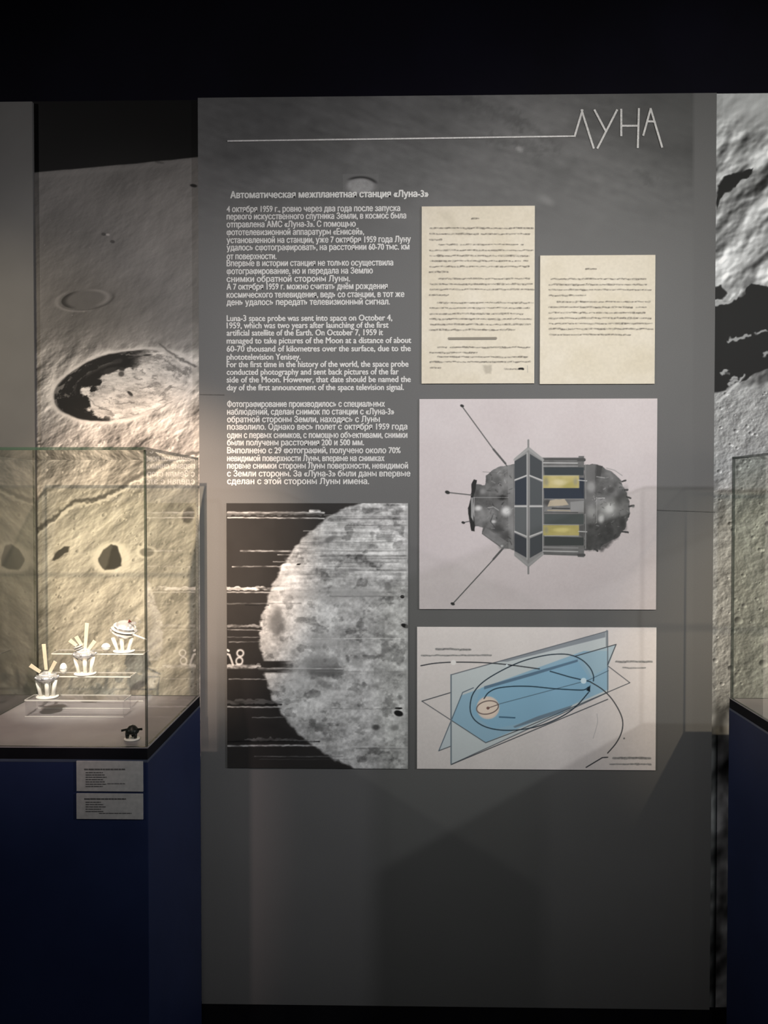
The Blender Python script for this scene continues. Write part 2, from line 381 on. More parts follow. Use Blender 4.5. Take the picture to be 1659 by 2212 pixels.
# ------------------------------------------------------------------ left mural: lunar horizon and craters
def left_mural():
    x0 = LX1 - 0.03; x1 = PX0 + 0.02
    P = Print(x0, x1, PZ0, PZ1, MY, 1.5)
    x, y = P.x, P.y
    # smooth far plain, getting rougher downward
    g = 108 + 40 * fbm(x, y, 170, 4, 3) + 18 * fbm(x + y * .5, y, 50, 4, 9) + 14 * ss(200, 430, x)
    near = ss(690, 830, y + 60 * fbm(x, y, 60, 4, 4))
    rel = P.relief(40, 5, 21, 2.2, 1.0, 0.55, 1.9, -38, 0.5)
    rel2 = P.relief(14, 3, 31, 2.0, 1.0, 0.5, 1.3, -32, 0.5)
    blt = fbm(x + y * .6, y, 34, 5, 33)
    low = ss(960, 1120, y)
    g = g + near * (24 + (46 - 20 * low) * rel + (20 - 6 * low) * rel2 + 84 * blt * (1 - .35 * low)) + (1 - near) * (4 * rel2 + 6 * rel)
    g = g + low * 44
    P.fill(g)
    rnd = random.Random(5)
    pits(P, rnd, 22, 85, 425, 380, 700, 1.2, 3.2, 78, 150, -10, 0.6, 0.6)
    pits(P, rnd, 150, 80, 430, 930, 1500, 2, 6.5, 112, 226, -25, 0.65, 0.75)
    pits(P, rnd, 40, 240, 430, 1040, 1300, 3, 7, 120, 226, -30, 0.6, 0.7)
    # small shallow crater
    q, u, v = P.ell(186, 646, 56, 22, -7)
    P.mix(1 - ss(.88, 1.0, q), 92 + 10 * fbm(x, y, 20, 3, 7))
    P.mix((1 - ss(.85, 1.02, q)) * ss(.62, .86, q) * ss(-0.1, .8, u - .2 * v), 122)
    P.mix((1 - ss(.92, 1.0, q)) * ss(.66, .92, q) * ss(.25, .8, -u - .1 * v), 42)
    P.mix(np.exp(-((q - 1.06) / .06) ** 2) * ss(-.5, .6, v + .2 * u) * 0.6, 62)
    P.mix(np.exp(-((q - 1.15) / .10) ** 2) * ss(0, .8, -u + v * .4) * 0.5, 145)
    # the large crater
    wob = 0.06 * fbm(x, y, 40, 4, 12)
    q, u, v = P.ell(266, 832, 160, 74, -12); q = q + wob * 1.2
    ang = np.arctan2(v, u)
    arcs = fbm(q * 150, ang * 46 + 300, 13, 5, 43, .6)
    rays = fbm(q * 34, ang * 60 + 300, 11, 4, 47)
    ej = np.exp(-np.clip(q - 1, 0, 9) / .26) * (q > 1)
    P.add(ej * (48 + 120 * rays * (q > 1)))
    wq = ss(.62, .95, q)
    fl = 200 + 150 * arcs * wq + 44 * P.relief(22, 4, 51, 2.4, .8, -.6, 2.4, -14, .5) + 90 * fbm(x, y * 1.6, 26, 6, 52, .62)
    P.mix(1 - ss(.96, 1.02, q), fl)
    P.mix(np.exp(-((q - 1.0) / .05) ** 2) * 0.8, 214 + 46 * rays)
    q2, u2, v2 = P.ell(306, 850, 118, 56, -12)
    q2 = q2 + .5 * fbm(x, y, 30, 5, 61) + .25 * arcs
    sh = (1 - ss(.93, .985, q)) * ss(1.0, 1.10, q2) * ss(-.30, .10, -u - .32 * v + .3 * fbm(x, y, 20, 4, 62))
    P.mix(sh, 20 + 0 * x)
    glint = sh * ss(.10, .22, arcs + .08 * (v < 0)) * ss(.6, .8, q)
    P.mix(glint * 0.75, 130)
    P.mix((1 - sh) * (1 - ss(.94, .97, q)) * ss(.55, .7, q) * ss(.08, .2, -arcs) * .65, 112)
    fine = fbm(x + y * .4, y * 2.2 - x * .5, 15, 5, 66, .65)
    ns = 1 - np.clip(sh, 0, 1)
    P.mix(ns * (1 - ss(.90, .95, q)) * ss(.08, .22, fine) * .6, 118)
    P.mix(ns * (1 - ss(.90, .95, q)) * ss(.12, .22, -fine) * .5, 232)
    for cx_, cy_, rx_, ry_, dg_ in ((292, 771, 20, 3, -8), (318, 767, 12, 2.5, -4), (252, 781, 16, 7, -20), (262, 797, 9, 6, 0), (238, 800, 22, 8, -15)):
        qq, _, _ = P.ell(cx_, cy_, rx_, ry_, dg_); P.mix((1 - ss(.5, 1.1, qq + .6 * fbm(x, y, 9, 3, int(cx_)))) * .85, 48)
    pk, _, _ = P.ell(281, 850, 9, 4, 40); P.mix((1 - ss(.6, 1.1, pk)) * .9, 40)
    pk, _, _ = P.ell(262, 808, 7, 6, 0); P.mix((1 - ss(.6, 1.2, pk)) * .8, 60)
    for (a, b, c_, d_, e_) in [(300, 838, 330, 834, 300), (290, 870, 250, 872, 0), (215, 880, 190, 862, 0), (240, 888, 215, 882, 0), (330, 890, 372, 868, 0)]:
        P.mix(P.seg([(a, b), (c_, d_)], 2.2, 2, jit=3) * .6, 92)
    P.mix(P.seg([(344, 742), (372, 765), (400, 782), (424, 792)], 4, 3, jit=3) * .75, 88)
    # winding ridge
    rid = [(76, 1150), (92, 1135), (118, 1118), (140, 1098), (158, 1086), (195, 1079), (222, 1074), (255, 1056), (285, 1034), (312, 1022), (345, 1008), (392, 985), (430, 975)]
    P.mix(P.seg(rid, 8, 5, jit=5) * .95, 92)
    P.mix(P.seg([(a + 4, b + 8) for a, b in rid], 5, 4, jit=5) * .8, 228)
    P.mix(P.seg([(76, 1230), (110, 1213), (160, 1205), (190, 1195)], 4, 5, jit=5) * .5, 205)
    P.mix(P.seg([(78, 1078), (100, 1060), (128, 1046)], 8, 6, jit=5) * .6, 84)
    # dark pits below the ridge
    q, u, v = P.ell(240, 1206, 44, 36, -8)
    P.mix((1 - ss(.8, 1.15, q)) * .8, 232)
    P.mix(P.poly([(212, 1206), (222, 1188), (240, 1176), (252, 1180), (261, 1200), (262, 1222), (246, 1230), (226, 1232), (214, 1218)], 3, 2), 92)
    P.mix(P.poly([(228, 1230), (236, 1205), (244, 1178), (252, 1180), (261, 1200), (262, 1222), (246, 1230)], 5, 2), 66)
    P.mix(P.poly([(113, 1210), (118, 1196), (138, 1180), (149, 1180), (147, 1191), (130, 1205), (118, 1212)], 3, 2), 76)
    q, u, v = P.ell(317, 1193, 23, 14, 0); P.mix(np.exp(-((q - .85) / .2) ** 2) * .85, 222); P.mix((1 - ss(.5, .75, q)), 138)
    q, u, v = P.ell(407, 1112, 13, 20, 20); P.mix((1 - ss(.7, 1.2, q + .3 * fbm(x, y, 10, 3, 4))) * .8, 80)
    # marks on the plain
    for cx, cy, rx, ry, t in [(224, 506, 6, 4, 62), (243, 522, 6, 4, 62), (418, 401, 9, 4, 14), (233, 507, 5, 3, 165), (345, 351, 12, 3, 70)]:
        q, _, _ = P.ell(cx, cy, rx, ry, 10); P.mix((1 - ss(.6, 1.1, q)) * .85, t)
    # black sky over the limb
    hz = 372 - (x - 85) * 32 / 340 + 3 * fbm(x, y * 0, 60, 3, 2)
    P.mix(np.exp(-((y - hz - 8) / 7) ** 2) * .35, 140)
    P.mix(ss(1.5, -1.5, y - hz), [3, 2.5, 2])
    P.c *= np.array([1.0, .975, .95])
    o = P.build('wall_mural', 0.02, M_mural, 1.0)
    tag(o, 'moonscape mural left of the grey text panel, with black sky and a large oval crater', 'mural')
left_mural()

# ------------------------------------------------------------------ right mural: rough lunar close-up
def right_mural():
    P = Print(PX1 - 0.02, PX1 + 0.62, PZ0, PZ1 + 0.004, MY, 1.6)
    x, y = P.x, P.y
    r1 = P.relief(80, 5, 101, 5, 1, .9, 2.0, -42, .5)
    r2 = P.relief(20, 4, 111, 1.8, 1, .8, 1.3, -30, .6)
    g = 158 + 66 * r1 + 5 * r2 + 70 * fbm(x + y * .7, y * .8, 46, 4, 102)
    top = ss(300, 230, y - (x - 1600) * .25)
    g = g * (1 - top * .8) + (190 + 20 * fbm(x, y, 60, 3, 5)) * top * .8
    P.fill(g)
    low = ss(820, 860, y)
    g2 = 146 + 26 * P.relief(40, 5, 131, 2.4, 1, .5, 1.2, -20, .6) + 22 * P.relief(9, 3, 141, 1.4, 1, .5, 1.2, 0, .6)
    P.mix(low, g2)
    rnd = random.Random(8)
    pits(P, rnd, 260, 1545, 1990, 840, 1500, 2, 7, 50, 245, 20, .8, .9)
    pits(P, rnd, 26, 1545, 1990, 1120, 1500, 5, 12, 40, 235, 20, .8, .85)
    P.mix(P.poly([(1546, 432), (1550, 400), (1566, 380), (1600, 370), (1628, 366), (1618, 382), (1598, 388), (1590, 404), (1570, 414), (1556, 430), (1549, 452)], 3, 5, 20), 16)
    dk = P.poly([(1530, 662), (1580, 655), (1600, 640), (1622, 612), (1700, 630), (1990, 600), (1990, 760), (1700, 770), (1660, 795), (1625, 812), (1585, 830), (1530, 856)], 3, 9, 24)
    P.mix(dk, 20)
    P.mix(P.poly([(1540, 622), (1558, 616), (1570, 634), (1560, 646), (1540, 648)], 3, 3), 26)
    P.mix(P.seg([(1543, 656), (1575, 654), (1592, 640), (1596, 625)], 7, 3, jit=3), 165)
    for a in ([(1574, 738), (1590, 728)], [(1590, 732), (1618, 724)], [(1560, 803), (1570, 803)], [(1582, 820), (1592, 816)], [(1576, 832), (1590, 824)], [(1650, 768), (1659, 762)], [(1636, 720), (1656, 714)]):
        P.mix(P.seg(a, 7, 3, jit=6), 150)
    P.mix(P.seg([(1548, 872), (1562, 856), (1592, 832), (1606, 812)], 5, 4, jit=4) * .8, 205)
    deep = ss(1480, 1560, y)
    g3 = 118 + 50 * P.relief(80, 3, 151, 6, 1, .8, 1.5, -40, .45) + 230 * fbm(x * 1.4, y * .7, 46, 3, 7)
    P.mix(deep, np.clip(g3, 18, 230))
    P.c *= np.array([.985, .995, 1.0])
    o = P.build('wall_mural', 0.02, M_mural, 1.25)
    tag(o, 'rocky moon surface mural right of the grey text panel, with black shadowed hollows', 'mural')
right_mural()

# ------------------------------------------------------------------ the central text panel
def centre_panel():
    P = Print(PX0, PX1, PZ0, PZ1, PY, 4.0)
    x, y = P.x, P.y
    top = ss(560, 330, y) * ss(1502, 1496, x)
    g = 109 + 5 * fbm(x, y, 160, 4, 201)
    P.fill(g)
    t = 34 * fbm(x, y + x * .25, 190, 5, 211) + 15 * P.relief(60, 4, 221, 5, 1, .9, 3.0, 32, .55)
    P.add(top * (t - 4))
    P.mix(top * ss(1250, 1480, x) * ss(400, 320, y) * .45, 70)
    P.mix(top * ss(330, 215, y) * ss(1000, 430, x) * .35, 80)
    for pts, wd in (([(1010, 215), (1060, 240), (1130, 270)], 18), ([(1060, 300), (1120, 308), (1170, 330)], 14), ([(1100, 240), (1160, 285), (1210, 320)], 10), ([(1380, 370), (1405, 395)], 14)):
        P.mix(P.seg(pts, wd, 14, jit=14) * .35, 72)
    q, _, _ = P.ell(1122, 322, 9, 6, 30); P.mix((1 - ss(.3, 1.3, q)) * .6, 170)
    q, _, _ = P.ell(1180, 432, 20, 10, 30); P.mix((1 - ss(.2, 1.4, q)) * .4, 150)
    P.mix(ss(1495, 1499, x) * .5, 104)
    o = P.build('exhibition_panel', 0.011, M_mural, 1.0)
    tag(o, 'tall grey exhibition text panel in the middle with white lettering and pictures', 'panel')
    # the small printed crater above the heading
    C = Print(U(740, 400, PY).x, U(818, 400, PY).x, U(770, 420, PY).z, U(770, 376, PY).z, PY - 0.0006, 1.2)
    C.fill(0.0); C.c[:] = 107
    q, u, v = C.ell(779, 402, 36, 20, 0)
    C.mix((1 - ss(.6, 1.05, q)) * .9, 152 + 30 * fbm(C.x, C.y, 6, 3, 9))
    C.mix(np.exp(-((q - .96) / .12) ** 2) * ss(.35, .8, -v + .25 * u), 46)
    d = C.build('crater_picture', 0.0005, M_mural, 1.0, o)
    d['label'] = 'small pale crater above the heading'
    return o
PANEL = centre_panel()

# left grey panel, and the strips of neighbouring board
bm = box(B(), (-2.3, PY, PZ0), (LX1, PY + 0.011, U(60, 219, PY).z), 0.002)
lp = obj('exhibition_panel', bm, M_grey)
tag(lp, 'plain grey panel cut off by the left edge of the photo, behind the glass case', 'panel')

# ------------------------------------------------------------------ lettering
from mathutils.geometry import tessellate_polygon
def text_mesh(s):
    """glyph outlines, each closed contour filled by itself with the holes it contains"""
    cu = bpy.data.curves.new('t', 'FONT'); cu.body = s; cu.size = 1.0; cu.resolution_u = 3
    cu.fill_mode = 'NONE'
    o = bpy.data.objects.new('t', cu); COL.objects.link(o)
    dg = bpy.context.evaluated_depsgraph_get(); dg.update()
    me = bpy.data.meshes.new_from_object(o.evaluated_get(dg))
    n = len(me.vertices); co = np.zeros(n * 3); me.vertices.foreach_get('co', co); co = co.reshape(-1, 3)
    nb = {}
    for e in me.edges:
        i, j = e.vertices; nb.setdefault(i, []).append(j); nb.setdefault(j, []).append(i)
    bpy.data.objects.remove(o); bpy.data.curves.remove(cu); bpy.data.meshes.remove(me)
    seen = set(); loops = []
    for st_ in range(n):
        if st_ in seen or st_ not in nb: continue
        lp_ = [st_]; seen.add(st_)
        cur = st_ + 1 if st_ + 1 in nb[st_] else nb[st_][0]
        while cur not in seen:
            lp_.append(cur); seen.add(cur)
            nx_ = [k for k in nb[cur] if k not in seen]
            if not nx_: break
            cur = nx_[0]
        if len(lp_) > 2: loops.append(lp_)
    def area(l):
        p = co[l]; q = np.roll(p, -1, 0); return 0.5 * float((p[:, 0] * q[:, 1] - q[:, 0] * p[:, 1]).sum())
    # contours of one glyph are grouped by overlapping spans; the largest gives the winding of its outlines
    A_ = [area(l) for l in loops]
    span = sorted((co[l][:, 0].min(), co[l][:, 0].max(), i) for i, l in enumerate(loops))
    groups = []
    for lo, hi, i in span:
        if groups and lo < groups[-1][1] - 1e-4: groups[-1][1] = max(groups[-1][1], hi); groups[-1][2].append(i)
        else: groups.append([lo, hi, [i]])
    def inside(pt, l):
        c = False; p = co[l]
        for (ax, ay, _), (bx, by, _) in zip(p, np.roll(p, -1, 0)):
            if (ay > pt[1]) != (by > pt[1]) and pt[0] < (bx - ax) * (pt[1] - ay) / (by - ay) + ax: c = not c
        return c
    fs = []
    for _, _, G in groups:
        sg = np.sign(A_[max(G, key=lambda i: abs(A_[i]))])
        outs = [i for i in G if np.sign(A_[i]) == sg]; holes = {i: [] for i in outs}
        for i in G:
            if np.sign(A_[i]) == sg: continue
            own = [(abs(A_[j]), j) for j in outs if abs(A_[j]) > abs(A_[i]) and inside(co[loops[i]].mean(0), loops[j])]
            if own: holes[max(own)[1]].append(loops[i])
        for n_, i in enumerate(outs):
            idx = list(loops[i]) + [k for h in holes[i] for k in h]
            for k in idx: co[k, 2] = n_ * 1e-5
            for t in tessellate_polygon([[Vector((co[k][0], co[k][1], 0)) for k in r] for r in [loops[i]] + holes[i]]):
                fs.append(tuple(idx[k] for k in t))
    return co, fs

def lettering(name, lines, mat, parent, bold, Y, h=12.0, label=None):
    """lines: (text, x0, x1, y_base) in layout units; every line fills its measured length.
    heavy print: each glyph is laid several times, shifted by a fraction of its stroke"""
    V = []; F = []; base = world_loc(parent)
    for s, xa, xb, yb in lines:
        co, fs = text_mesh(s.replace('ф', 'φ'))
        if not len(co): continue
        x0, x1 = co[:, 0].min(), co[:, 0].max()
        a = U(xa, yb, Y); b = U(xb, yb, Y)
        hz = h / 759.0 / 0.70
        for j, (sx, sz) in enumerate(((-1, 0), (1, 0), (0, .7), (0, -.7))):
            k = len(V)
            for c in co:
                t = (c[0] - x0) / (x1 - x0)
                V.append((a.x + (b.x - a.x) * t - base.x + sx * bold * hz, Y - base.y - j * 5e-5 - c[2], a.z + (c[1] + sz * bold) * hz - base.z))
            F += [tuple(i + k for i in f) for f in fs]
    me = bpy.data.meshes.new(name); me.from_pydata(V, [], F); me.update()
    me.materials.append(mat)
    o = link(bpy.data.objects.new(name, me), parent)
    if label: o['label'] = label
    return o

TY = PY - 0.0008
X0 = 490
ru1 = [("4 октября 1959 г., ровно через два года после запуска", 864, 454), ("первого искусственного спутника Земли, в космос была", 877, 470), ("отправлена АМС «Луна-3». С помощью", 768, 487),
       ("фототелевизионной аппаратуры «Енисей»,", 786, 504), ("установленной на станции, уже 7 октября 1959 года Луну", 887, 521), ("удалось сфотографировать, на расстоянии 60-70 тыс. км", 884, 537),
       ("от поверхности.", 597, 556), ("Впервые в истории станция не только осуществила", 849, 571), ("фотографирование, но и передала на Землю", 805, 588), ("снимки обратной стороны Луны.", 756, 605),
       ("А 7 октября 1959 г. можно считать днём рождения", 837, 621.5), ("космического телевидения, ведь со станции, в тот же", 873, 639), ("день удалось передать телевизионный сигнал.", 842, 655)]
en = [("Luna-3 space probe was sent into space on October 4,", 847, 689.5), ("1959, which was two years after launching of the first", 839, 705), ("artificial satellite of the Earth. On October 7, 1959 it", 827, 721),
      ("managed to take pictures of the Moon at a distance of about", 888, 738), ("60-70 thousand of kilometres over the surface, due to the", 887, 755.5), ("phototelevision Yenisey.", 649, 773),
      ("For the first time in the history of the world, the space probe", 882, 789), ("conducted photography and sent back pictures of the far", 861, 805.5), ("side of the Moon. However, that date should be named the", 887, 822),
      ("day of the first announcement of the space television signal.", 872, 839)]
ru2 = [("Фотографирование производилось с специальных", 831, 875), ("наблюдений, сделан снимок по станции с «Луна-3»", 851, 891.5), ("обратной стороны Земли, находясь с Луны", 820, 908),
       ("позволило. Однако весь полет с октября 1959 года", 879.5, 924), ("один с первых снимков, с помощью объективами, снимки", 879.5, 942), ("были получены расстояния 200 и 500 мм.", 786, 958),
       ("Выполнено с 29 фотографий, получено около 70%", 865, 975), ("невидимой поверхности Луны, впервые на снимках", 830, 992), ("первые снимки стороны Луны поверхности, невидимой", 881, 1008),
       ("с Земли стороны. За «Луна-3» были даны впервые", 886, 1025), ("сделан с этой стороны Луны имена.", 797, 1041.5)]
def para(L, dx=0): return [(s, X0 + dx, xe, yc + 4.2) for s, xe, yc in L]
lettering('heading_text', [("Автоматическая межпланетная станция «Луна-3»", 498, 925, 428)], M_head, PANEL, 0.045, TY, 14, 'bold white heading line')
lettering('paragraph_text', para(ru1), M_letter, PANEL, 0.034, TY, 12.8, 'upper paragraph of small white text')
lettering('paragraph_text', para(en), M_letter, PANEL, 0.034, TY, 12.8, 'middle paragraph of small white text')
lettering('paragraph_text', para(ru2, 1), M_letter, PANEL, 0.034, TY, 12.8, 'lower paragraph of small white text')

def strokes(name, segs, wid, mat, parent, Y, label=None):
    bm = B(); 
    for i_, ((xa, ya), (xb, yb)) in enumerate(segs):
        a = U(xa, ya, Y - i_ * 5e-5); b = U(xb, yb, Y - i_ * 5e-5); b.y = a.y; d = (b - a).normalized(); n = Vector((-d.z, 0, d.x)) * wid / 2 / 759
        a = a - d * wid * .3 / 759; b = b + d * wid * .3 / 759
        f = [a - n, b - n, b + n, a + n]
        lo = [bm.verts.new(v + Vector((0, 0.0002, 0))) for v in f]; hi = [bm.verts.new(v) for v in f]
        bm.faces.new(hi); bm.faces.new(lo[::-1])
        for i in range(4): bm.faces.new((hi[i], lo[i], lo[(i + 1) % 4], hi[(i + 1) % 4]))
    o = obj(name, bm, mat, parent)
    if label: o['label'] = label
    return o
def T(x, y): return (1000 + x * .39723, 180 + y * .39723)
L1 = [(T(608, 287), T(650, 145)), (T(645, 145), T(711, 352)), (T(716, 145), T(778, 262)), (T(838, 145), T(732, 352)), (T(861, 142), T(861, 284)),
      (T(861, 231), T(952, 231)), (T(957, 138), T(951, 348)), (T(1021, 138), T(981, 282)), (T(1021, 138), T(1083, 346)), (T(1003, 207), T(1041, 207))]
strokes('title_lettering', L1, 4.2, M_letter, PANEL, PY - 0.0016, 'large thin white title letters at the top')
strokes('title_underline', [((492, 304.5), (870, 299.5)), ((870, 299.5), (1241, 294))], 3.2, M_letter, PANEL, PY - 0.0016, 'long white line running into the title')

# thin dark lines across the panel
strokes('thin_line', [((432, 852), (484, 853))], 1.6, M_ink, PANEL, PY - 0.0010)
strokes('thin_line', [((1419, 1102), (1544, 1106))], 1.6, M_ink, PANEL, PY - 0.0010)

# ------------------------------------------------------------------ mounted sheets
def rect_print(px0, py0, px1, py1, Y, step):
    a = U(px0, py0, Y); b = U(px1, py1, Y)
    return Print(a.x, b.x, b.z, a.z, Y, step)

BOARD = 0.004
def smear(P, x0, x1, y, h, rnd, tone, amp=.7):
    """a typed line, blurred to broken dashes"""
    px = x0
    while px < x1:
        wl = rnd.uniform(7, 26); e = min(px + wl, x1)
        m = P.seg([(px, y + rnd.uniform(-.3, .3)), (e, y + rnd.uniform(-.3, .3))], h * rnd.uniform(.7, 1.15), 1.3, jit=1.3)
        tex = .62 + 1.3 * fbm(P.x * 1.0, P.y * .8, 3.2, 3, int(y) % 50)
        P.mix(m * np.clip(tex, .15, 1) * amp, tone); px = e + rnd.uniform(1.2, 3.2)

def doc(box4, lines, extra, label):
    P = rect_print(*box4, PY - BOARD, 1.05)
    x, y = P.x, P.y
    P.fill(np.stack([226 + 14 * fbm(x, y, 60, 5, 301), 217 + 16 * fbm(x, y, 60, 5, 301), 199 + 22 * fbm(x, y, 60, 5, 301)], -1))
    P.add(12 * fbm(x, y, 5, 3, 302))
    rnd = random.Random(3)
    ink = np.array([104, 98, 90.])
    for a in lines:
        yy, xa, xb = a[:3]; h = a[3] if len(a) > 3 else 3.5
        smear(P, xa, xb, yy, h, rnd, ink, .8)
    extra(P)
    o = P.build('document_sheet', BOARD - 0.0002, M_paper, 1.03)
    return tag(o, label, 'document', 'typed sheets')
def d(x, y): return 890 + x * .3255, 430 + y * .3255
def dl(rows): return [(430 + r[0] * .3255, 890 + r[1] * .3255, 890 + r[2] * .3255) + tuple(r[3:]) for r in rows]
rows1 = dl([(193, 120, 800), (232, 120, 440), (232, 460, 780), (270, 118, 195), (302, 180, 300), (302, 320, 700), (302, 726, 738), (340, 120, 810), (377, 120, 775), (411, 120, 720), (411, 742, 768),
            (448, 120, 775), (485, 116, 235), (529, 180, 776), (565, 120, 796), (600, 120, 810), (637, 118, 243), (689, 172, 806), (723, 120, 778), (762, 118, 733), (797, 118, 790), (832, 120, 785), (868, 120, 680),
            (984, 170, 230), (984, 252, 784), (1020, 118, 430), (1048, 172, 762), (1081, 120, 785), (1120, 120, 190), (1128, 615, 710), (130, 398, 440)])
def ex1(P):
    P.mix(P.seg([d(245, 926), d(556, 924)], 5.5, 1.5) * .75, np.array([120, 114, 104.]))
    P.mix(P.seg([d(245, 934), d(556, 933)], 1.2, 1) * .6, 70.)
    P.mix(P.seg([d(712, 1127), d(738, 1127)], 4.4, 1.2, jit=1), 22.)
    P.mix(P.poly([d(472, 1108), d(526, 1106), d(520, 1160), d(482, 1162)], 5, 3) * .45, np.array([150, 142, 128.]))
    P.mix(P.poly([d(180, 90), d(250, 80), d(330, 240), d(250, 180)], 10, 3) * .25, np.array([188, 180, 160.]))
    P.mix(P.seg([d(766, 1105), d(768, 1150)], 1.2, 1.2) * .5, 130.)
doc((911, 446, 1154, 828), rows1, ex1, 'taller cream typed document sheet with dense paragraphs, mounted left of the shorter one')
rows2 = dl([(465, 1155, 1225), (530, 925, 1550), (568, 910, 1556), (602, 912, 1584), (640, 910, 1150), (682, 965, 1578), (718, 912, 1462), (718, 1488, 1560), (755, 912, 1545), (791, 910, 1585), (827, 912, 1592),
            (862, 912, 1600), (901, 912, 1450)])
def ex2(P): pass
doc((1167, 552, 1414, 829), rows2, ex2, 'shorter cream typed document sheet with a blank lower half')

# ---- moon photograph with scan streaks
def moon_photo():
    P = rect_print(489, 1087, 881, 1661, PY - BOARD, 1.15)
    x, y = P.x, P.y
    rnd = random.Random(11)
    P.fill(40 + 8 * fbm(x, y, 60, 4, 401))
    P.c *= np.array([1.0, .96, .94])
    wob = 5 * fbm(x * 0, y, 9, 3, 402) * 2
    ry = np.where(y > 1385, 294, 317)
    q = np.sqrt(((x - 880 + wob) / 317) ** 2 + ((y - 1385) / ry) ** 2)
    streak = fbm(x * .07, y, 5, 3, 411)
    body = 176 + 80 * fbm(x, y * 1.2, 70, 5, 421) + 76 * fbm(x * .55, y, 14, 4, 422) + 80 * streak * ss(1330, 1230, y) + 60 * fbm(x, y, 6, 3, 424) - 46 * ss(.08, .22, fbm(x, y * 1.3, 26, 5, 427))
    m = ss(1.012, .988, q + .03 * fbm(x, y, 16, 4, 5))
    # one band where the scan slipped
    m = m * (1 - ss(1426, 1430, y) * ss(1456, 1450, y) * ss(640, 600, x + 25 * streak))
    P.mix(m, body)
    def blot(cx, cy, rx, ry_, t, a=.6, deg=0):
        q_, _, _ = P.ell(cx, cy, rx, ry_, deg); P.mix((1 - ss(.4, 1.2, q_ + .5 * fbm(x, y, 14, 4, int(cx)))) * a * m, t)
    blot(597, 1345, 22, 38, 96, .8); blot(690, 1440, 52, 30, 118, .7); blot(700, 1285, 120, 18, 148, .5); blot(700, 1450, 40, 12, 92, .7)
    blot(712, 1165, 16, 8, 90, .8, -20); blot(770, 1280, 60, 14, 142, .6); blot(700, 1385, 50, 25, 138, .5); blot(690, 1570, 16, 10, 105, .6)
    blot(812, 1571, 10, 8, 70, .9); blot(852, 1572, 12, 8, 110, .7); blot(840, 1165, 10, 7, 110, .7); blot(838, 1268, 9, 8, 110, .7); blot(700, 1478, 24, 8, 110, .5, 30)
    blot(775, 1430, 16, 14, 120, .5); blot(832, 1398, 7, 18, 120, .6, 20); blot(845, 1375, 16, 5, 128, .5); blot(740, 1500, 70, 12, 196, .4); blot(640, 1475, 40, 20, 205, .35)
    for cx, cy, rx, ry_, dg_ in ((875, 1352, 10, 5, 20), (861, 1541, 11, 7, 15), (861, 1530, 9, 2.5, 0), (869, 1289, 5, 4, 0), (884, 1212, 4, 9, 0), (645, 1219, 5, 2, -10)):
        q_, _, _ = P.ell(cx, cy, rx, ry_, dg_); P.mix(1 - ss(.7, 1.1, q_), 24)
    # horizontal scan streaks
    def st(yy, xa, xb, wd, tone, a=.85, jit=.8):
        mm = P.seg([(xa, yy), (xb, yy + rnd.uniform(-1, 2))], wd, 1.6, jit=jit)
        P.mix(mm * a * np.clip(.75 + 1.6 * fbm(x * .35, y, 6, 3, int(yy)), .1, 1), tone)
    st(1107, 492, 700, 4, 190); st(1110, 492, 695, 7, 110, .7, 4); st(1118, 492, 700, 2.4, 215); st(1104, 670, 690, 6, 235)
    st(1190, 520, 640, 3.5, 170); st(1198, 600, 640, 2, 190); st(1224, 502, 635, 2.4, 200); st(1271, 491, 610, 7, 220, .9, 3); st(1279, 491, 600, 3, 170)
    st(1213, 590, 650, 1.5, 160); st(1304, 491, 650, 3, 110, .6); st(1307, 530, 580, 2, 20)
    st(1353, 492, 562, 5, 150, .8, 3); st(1360, 492, 568, 2, 170); st(1376, 492, 570, 1.6, 140); st(1387, 495, 560, 2.2, 135)
    st(1437, 489, 560, 8, 205, .85, 4); st(1443, 489, 740, 3, 195); st(1446, 560, 720, 4, 120, .5); st(1467, 495, 590, 2.2, 165)
    st(1516, 489, 640, 10, 104, .6, 4); st(1523, 489, 608, 3.5, 18, 1); st(1527, 489, 612, 3, 170, .9); st(1550, 545, 620, 1.8, 130)
    st(1598, 530, 665, 6, 110, .7, 5); st(1602, 489, 690, 2.5, 15, .9); st(1611, 489, 700, 3.6, 200); st(1634, 550, 740, 2, 120, .7)
    st(1640, 560, 760, 1.4, 90, .5); st(1450, 600, 870, 3, 130, .5); st(1531, 700, 860, 2, 110, .6); st(1613, 760, 880, 3, 190, .7); st(1617, 770, 880, 2, 90, .6)
    for yy in (1112, 1119, 1122, 1135, 1146, 1161, 1172, 1190, 1196, 1202, 1206, 1215, 1221, 1227, 1232, 1288, 1380):
        st(yy + rnd.uniform(-1, 1), rnd.uniform(650, 760), 879, rnd.uniform(1, 2.6), rnd.choice((92, 105, 225)), .6)
    # light shapes thrown on the left margin, painted in like pale numerals
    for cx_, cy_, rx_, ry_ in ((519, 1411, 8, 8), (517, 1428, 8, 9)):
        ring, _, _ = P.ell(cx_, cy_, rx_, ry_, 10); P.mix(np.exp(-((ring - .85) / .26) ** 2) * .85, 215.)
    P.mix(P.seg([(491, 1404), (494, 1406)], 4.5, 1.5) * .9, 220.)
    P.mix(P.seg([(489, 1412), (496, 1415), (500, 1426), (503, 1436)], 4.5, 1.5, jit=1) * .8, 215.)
    # ragged pale right margin
    P.mix(ss(874, 878, x + 3 * fbm(x * 0, y, 14, 3, 9)) * .5, 150)
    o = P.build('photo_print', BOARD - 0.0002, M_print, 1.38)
    tag(o, 'black and white photo print of the moon disc with horizontal scan streaks', 'photo')
moon_photo()

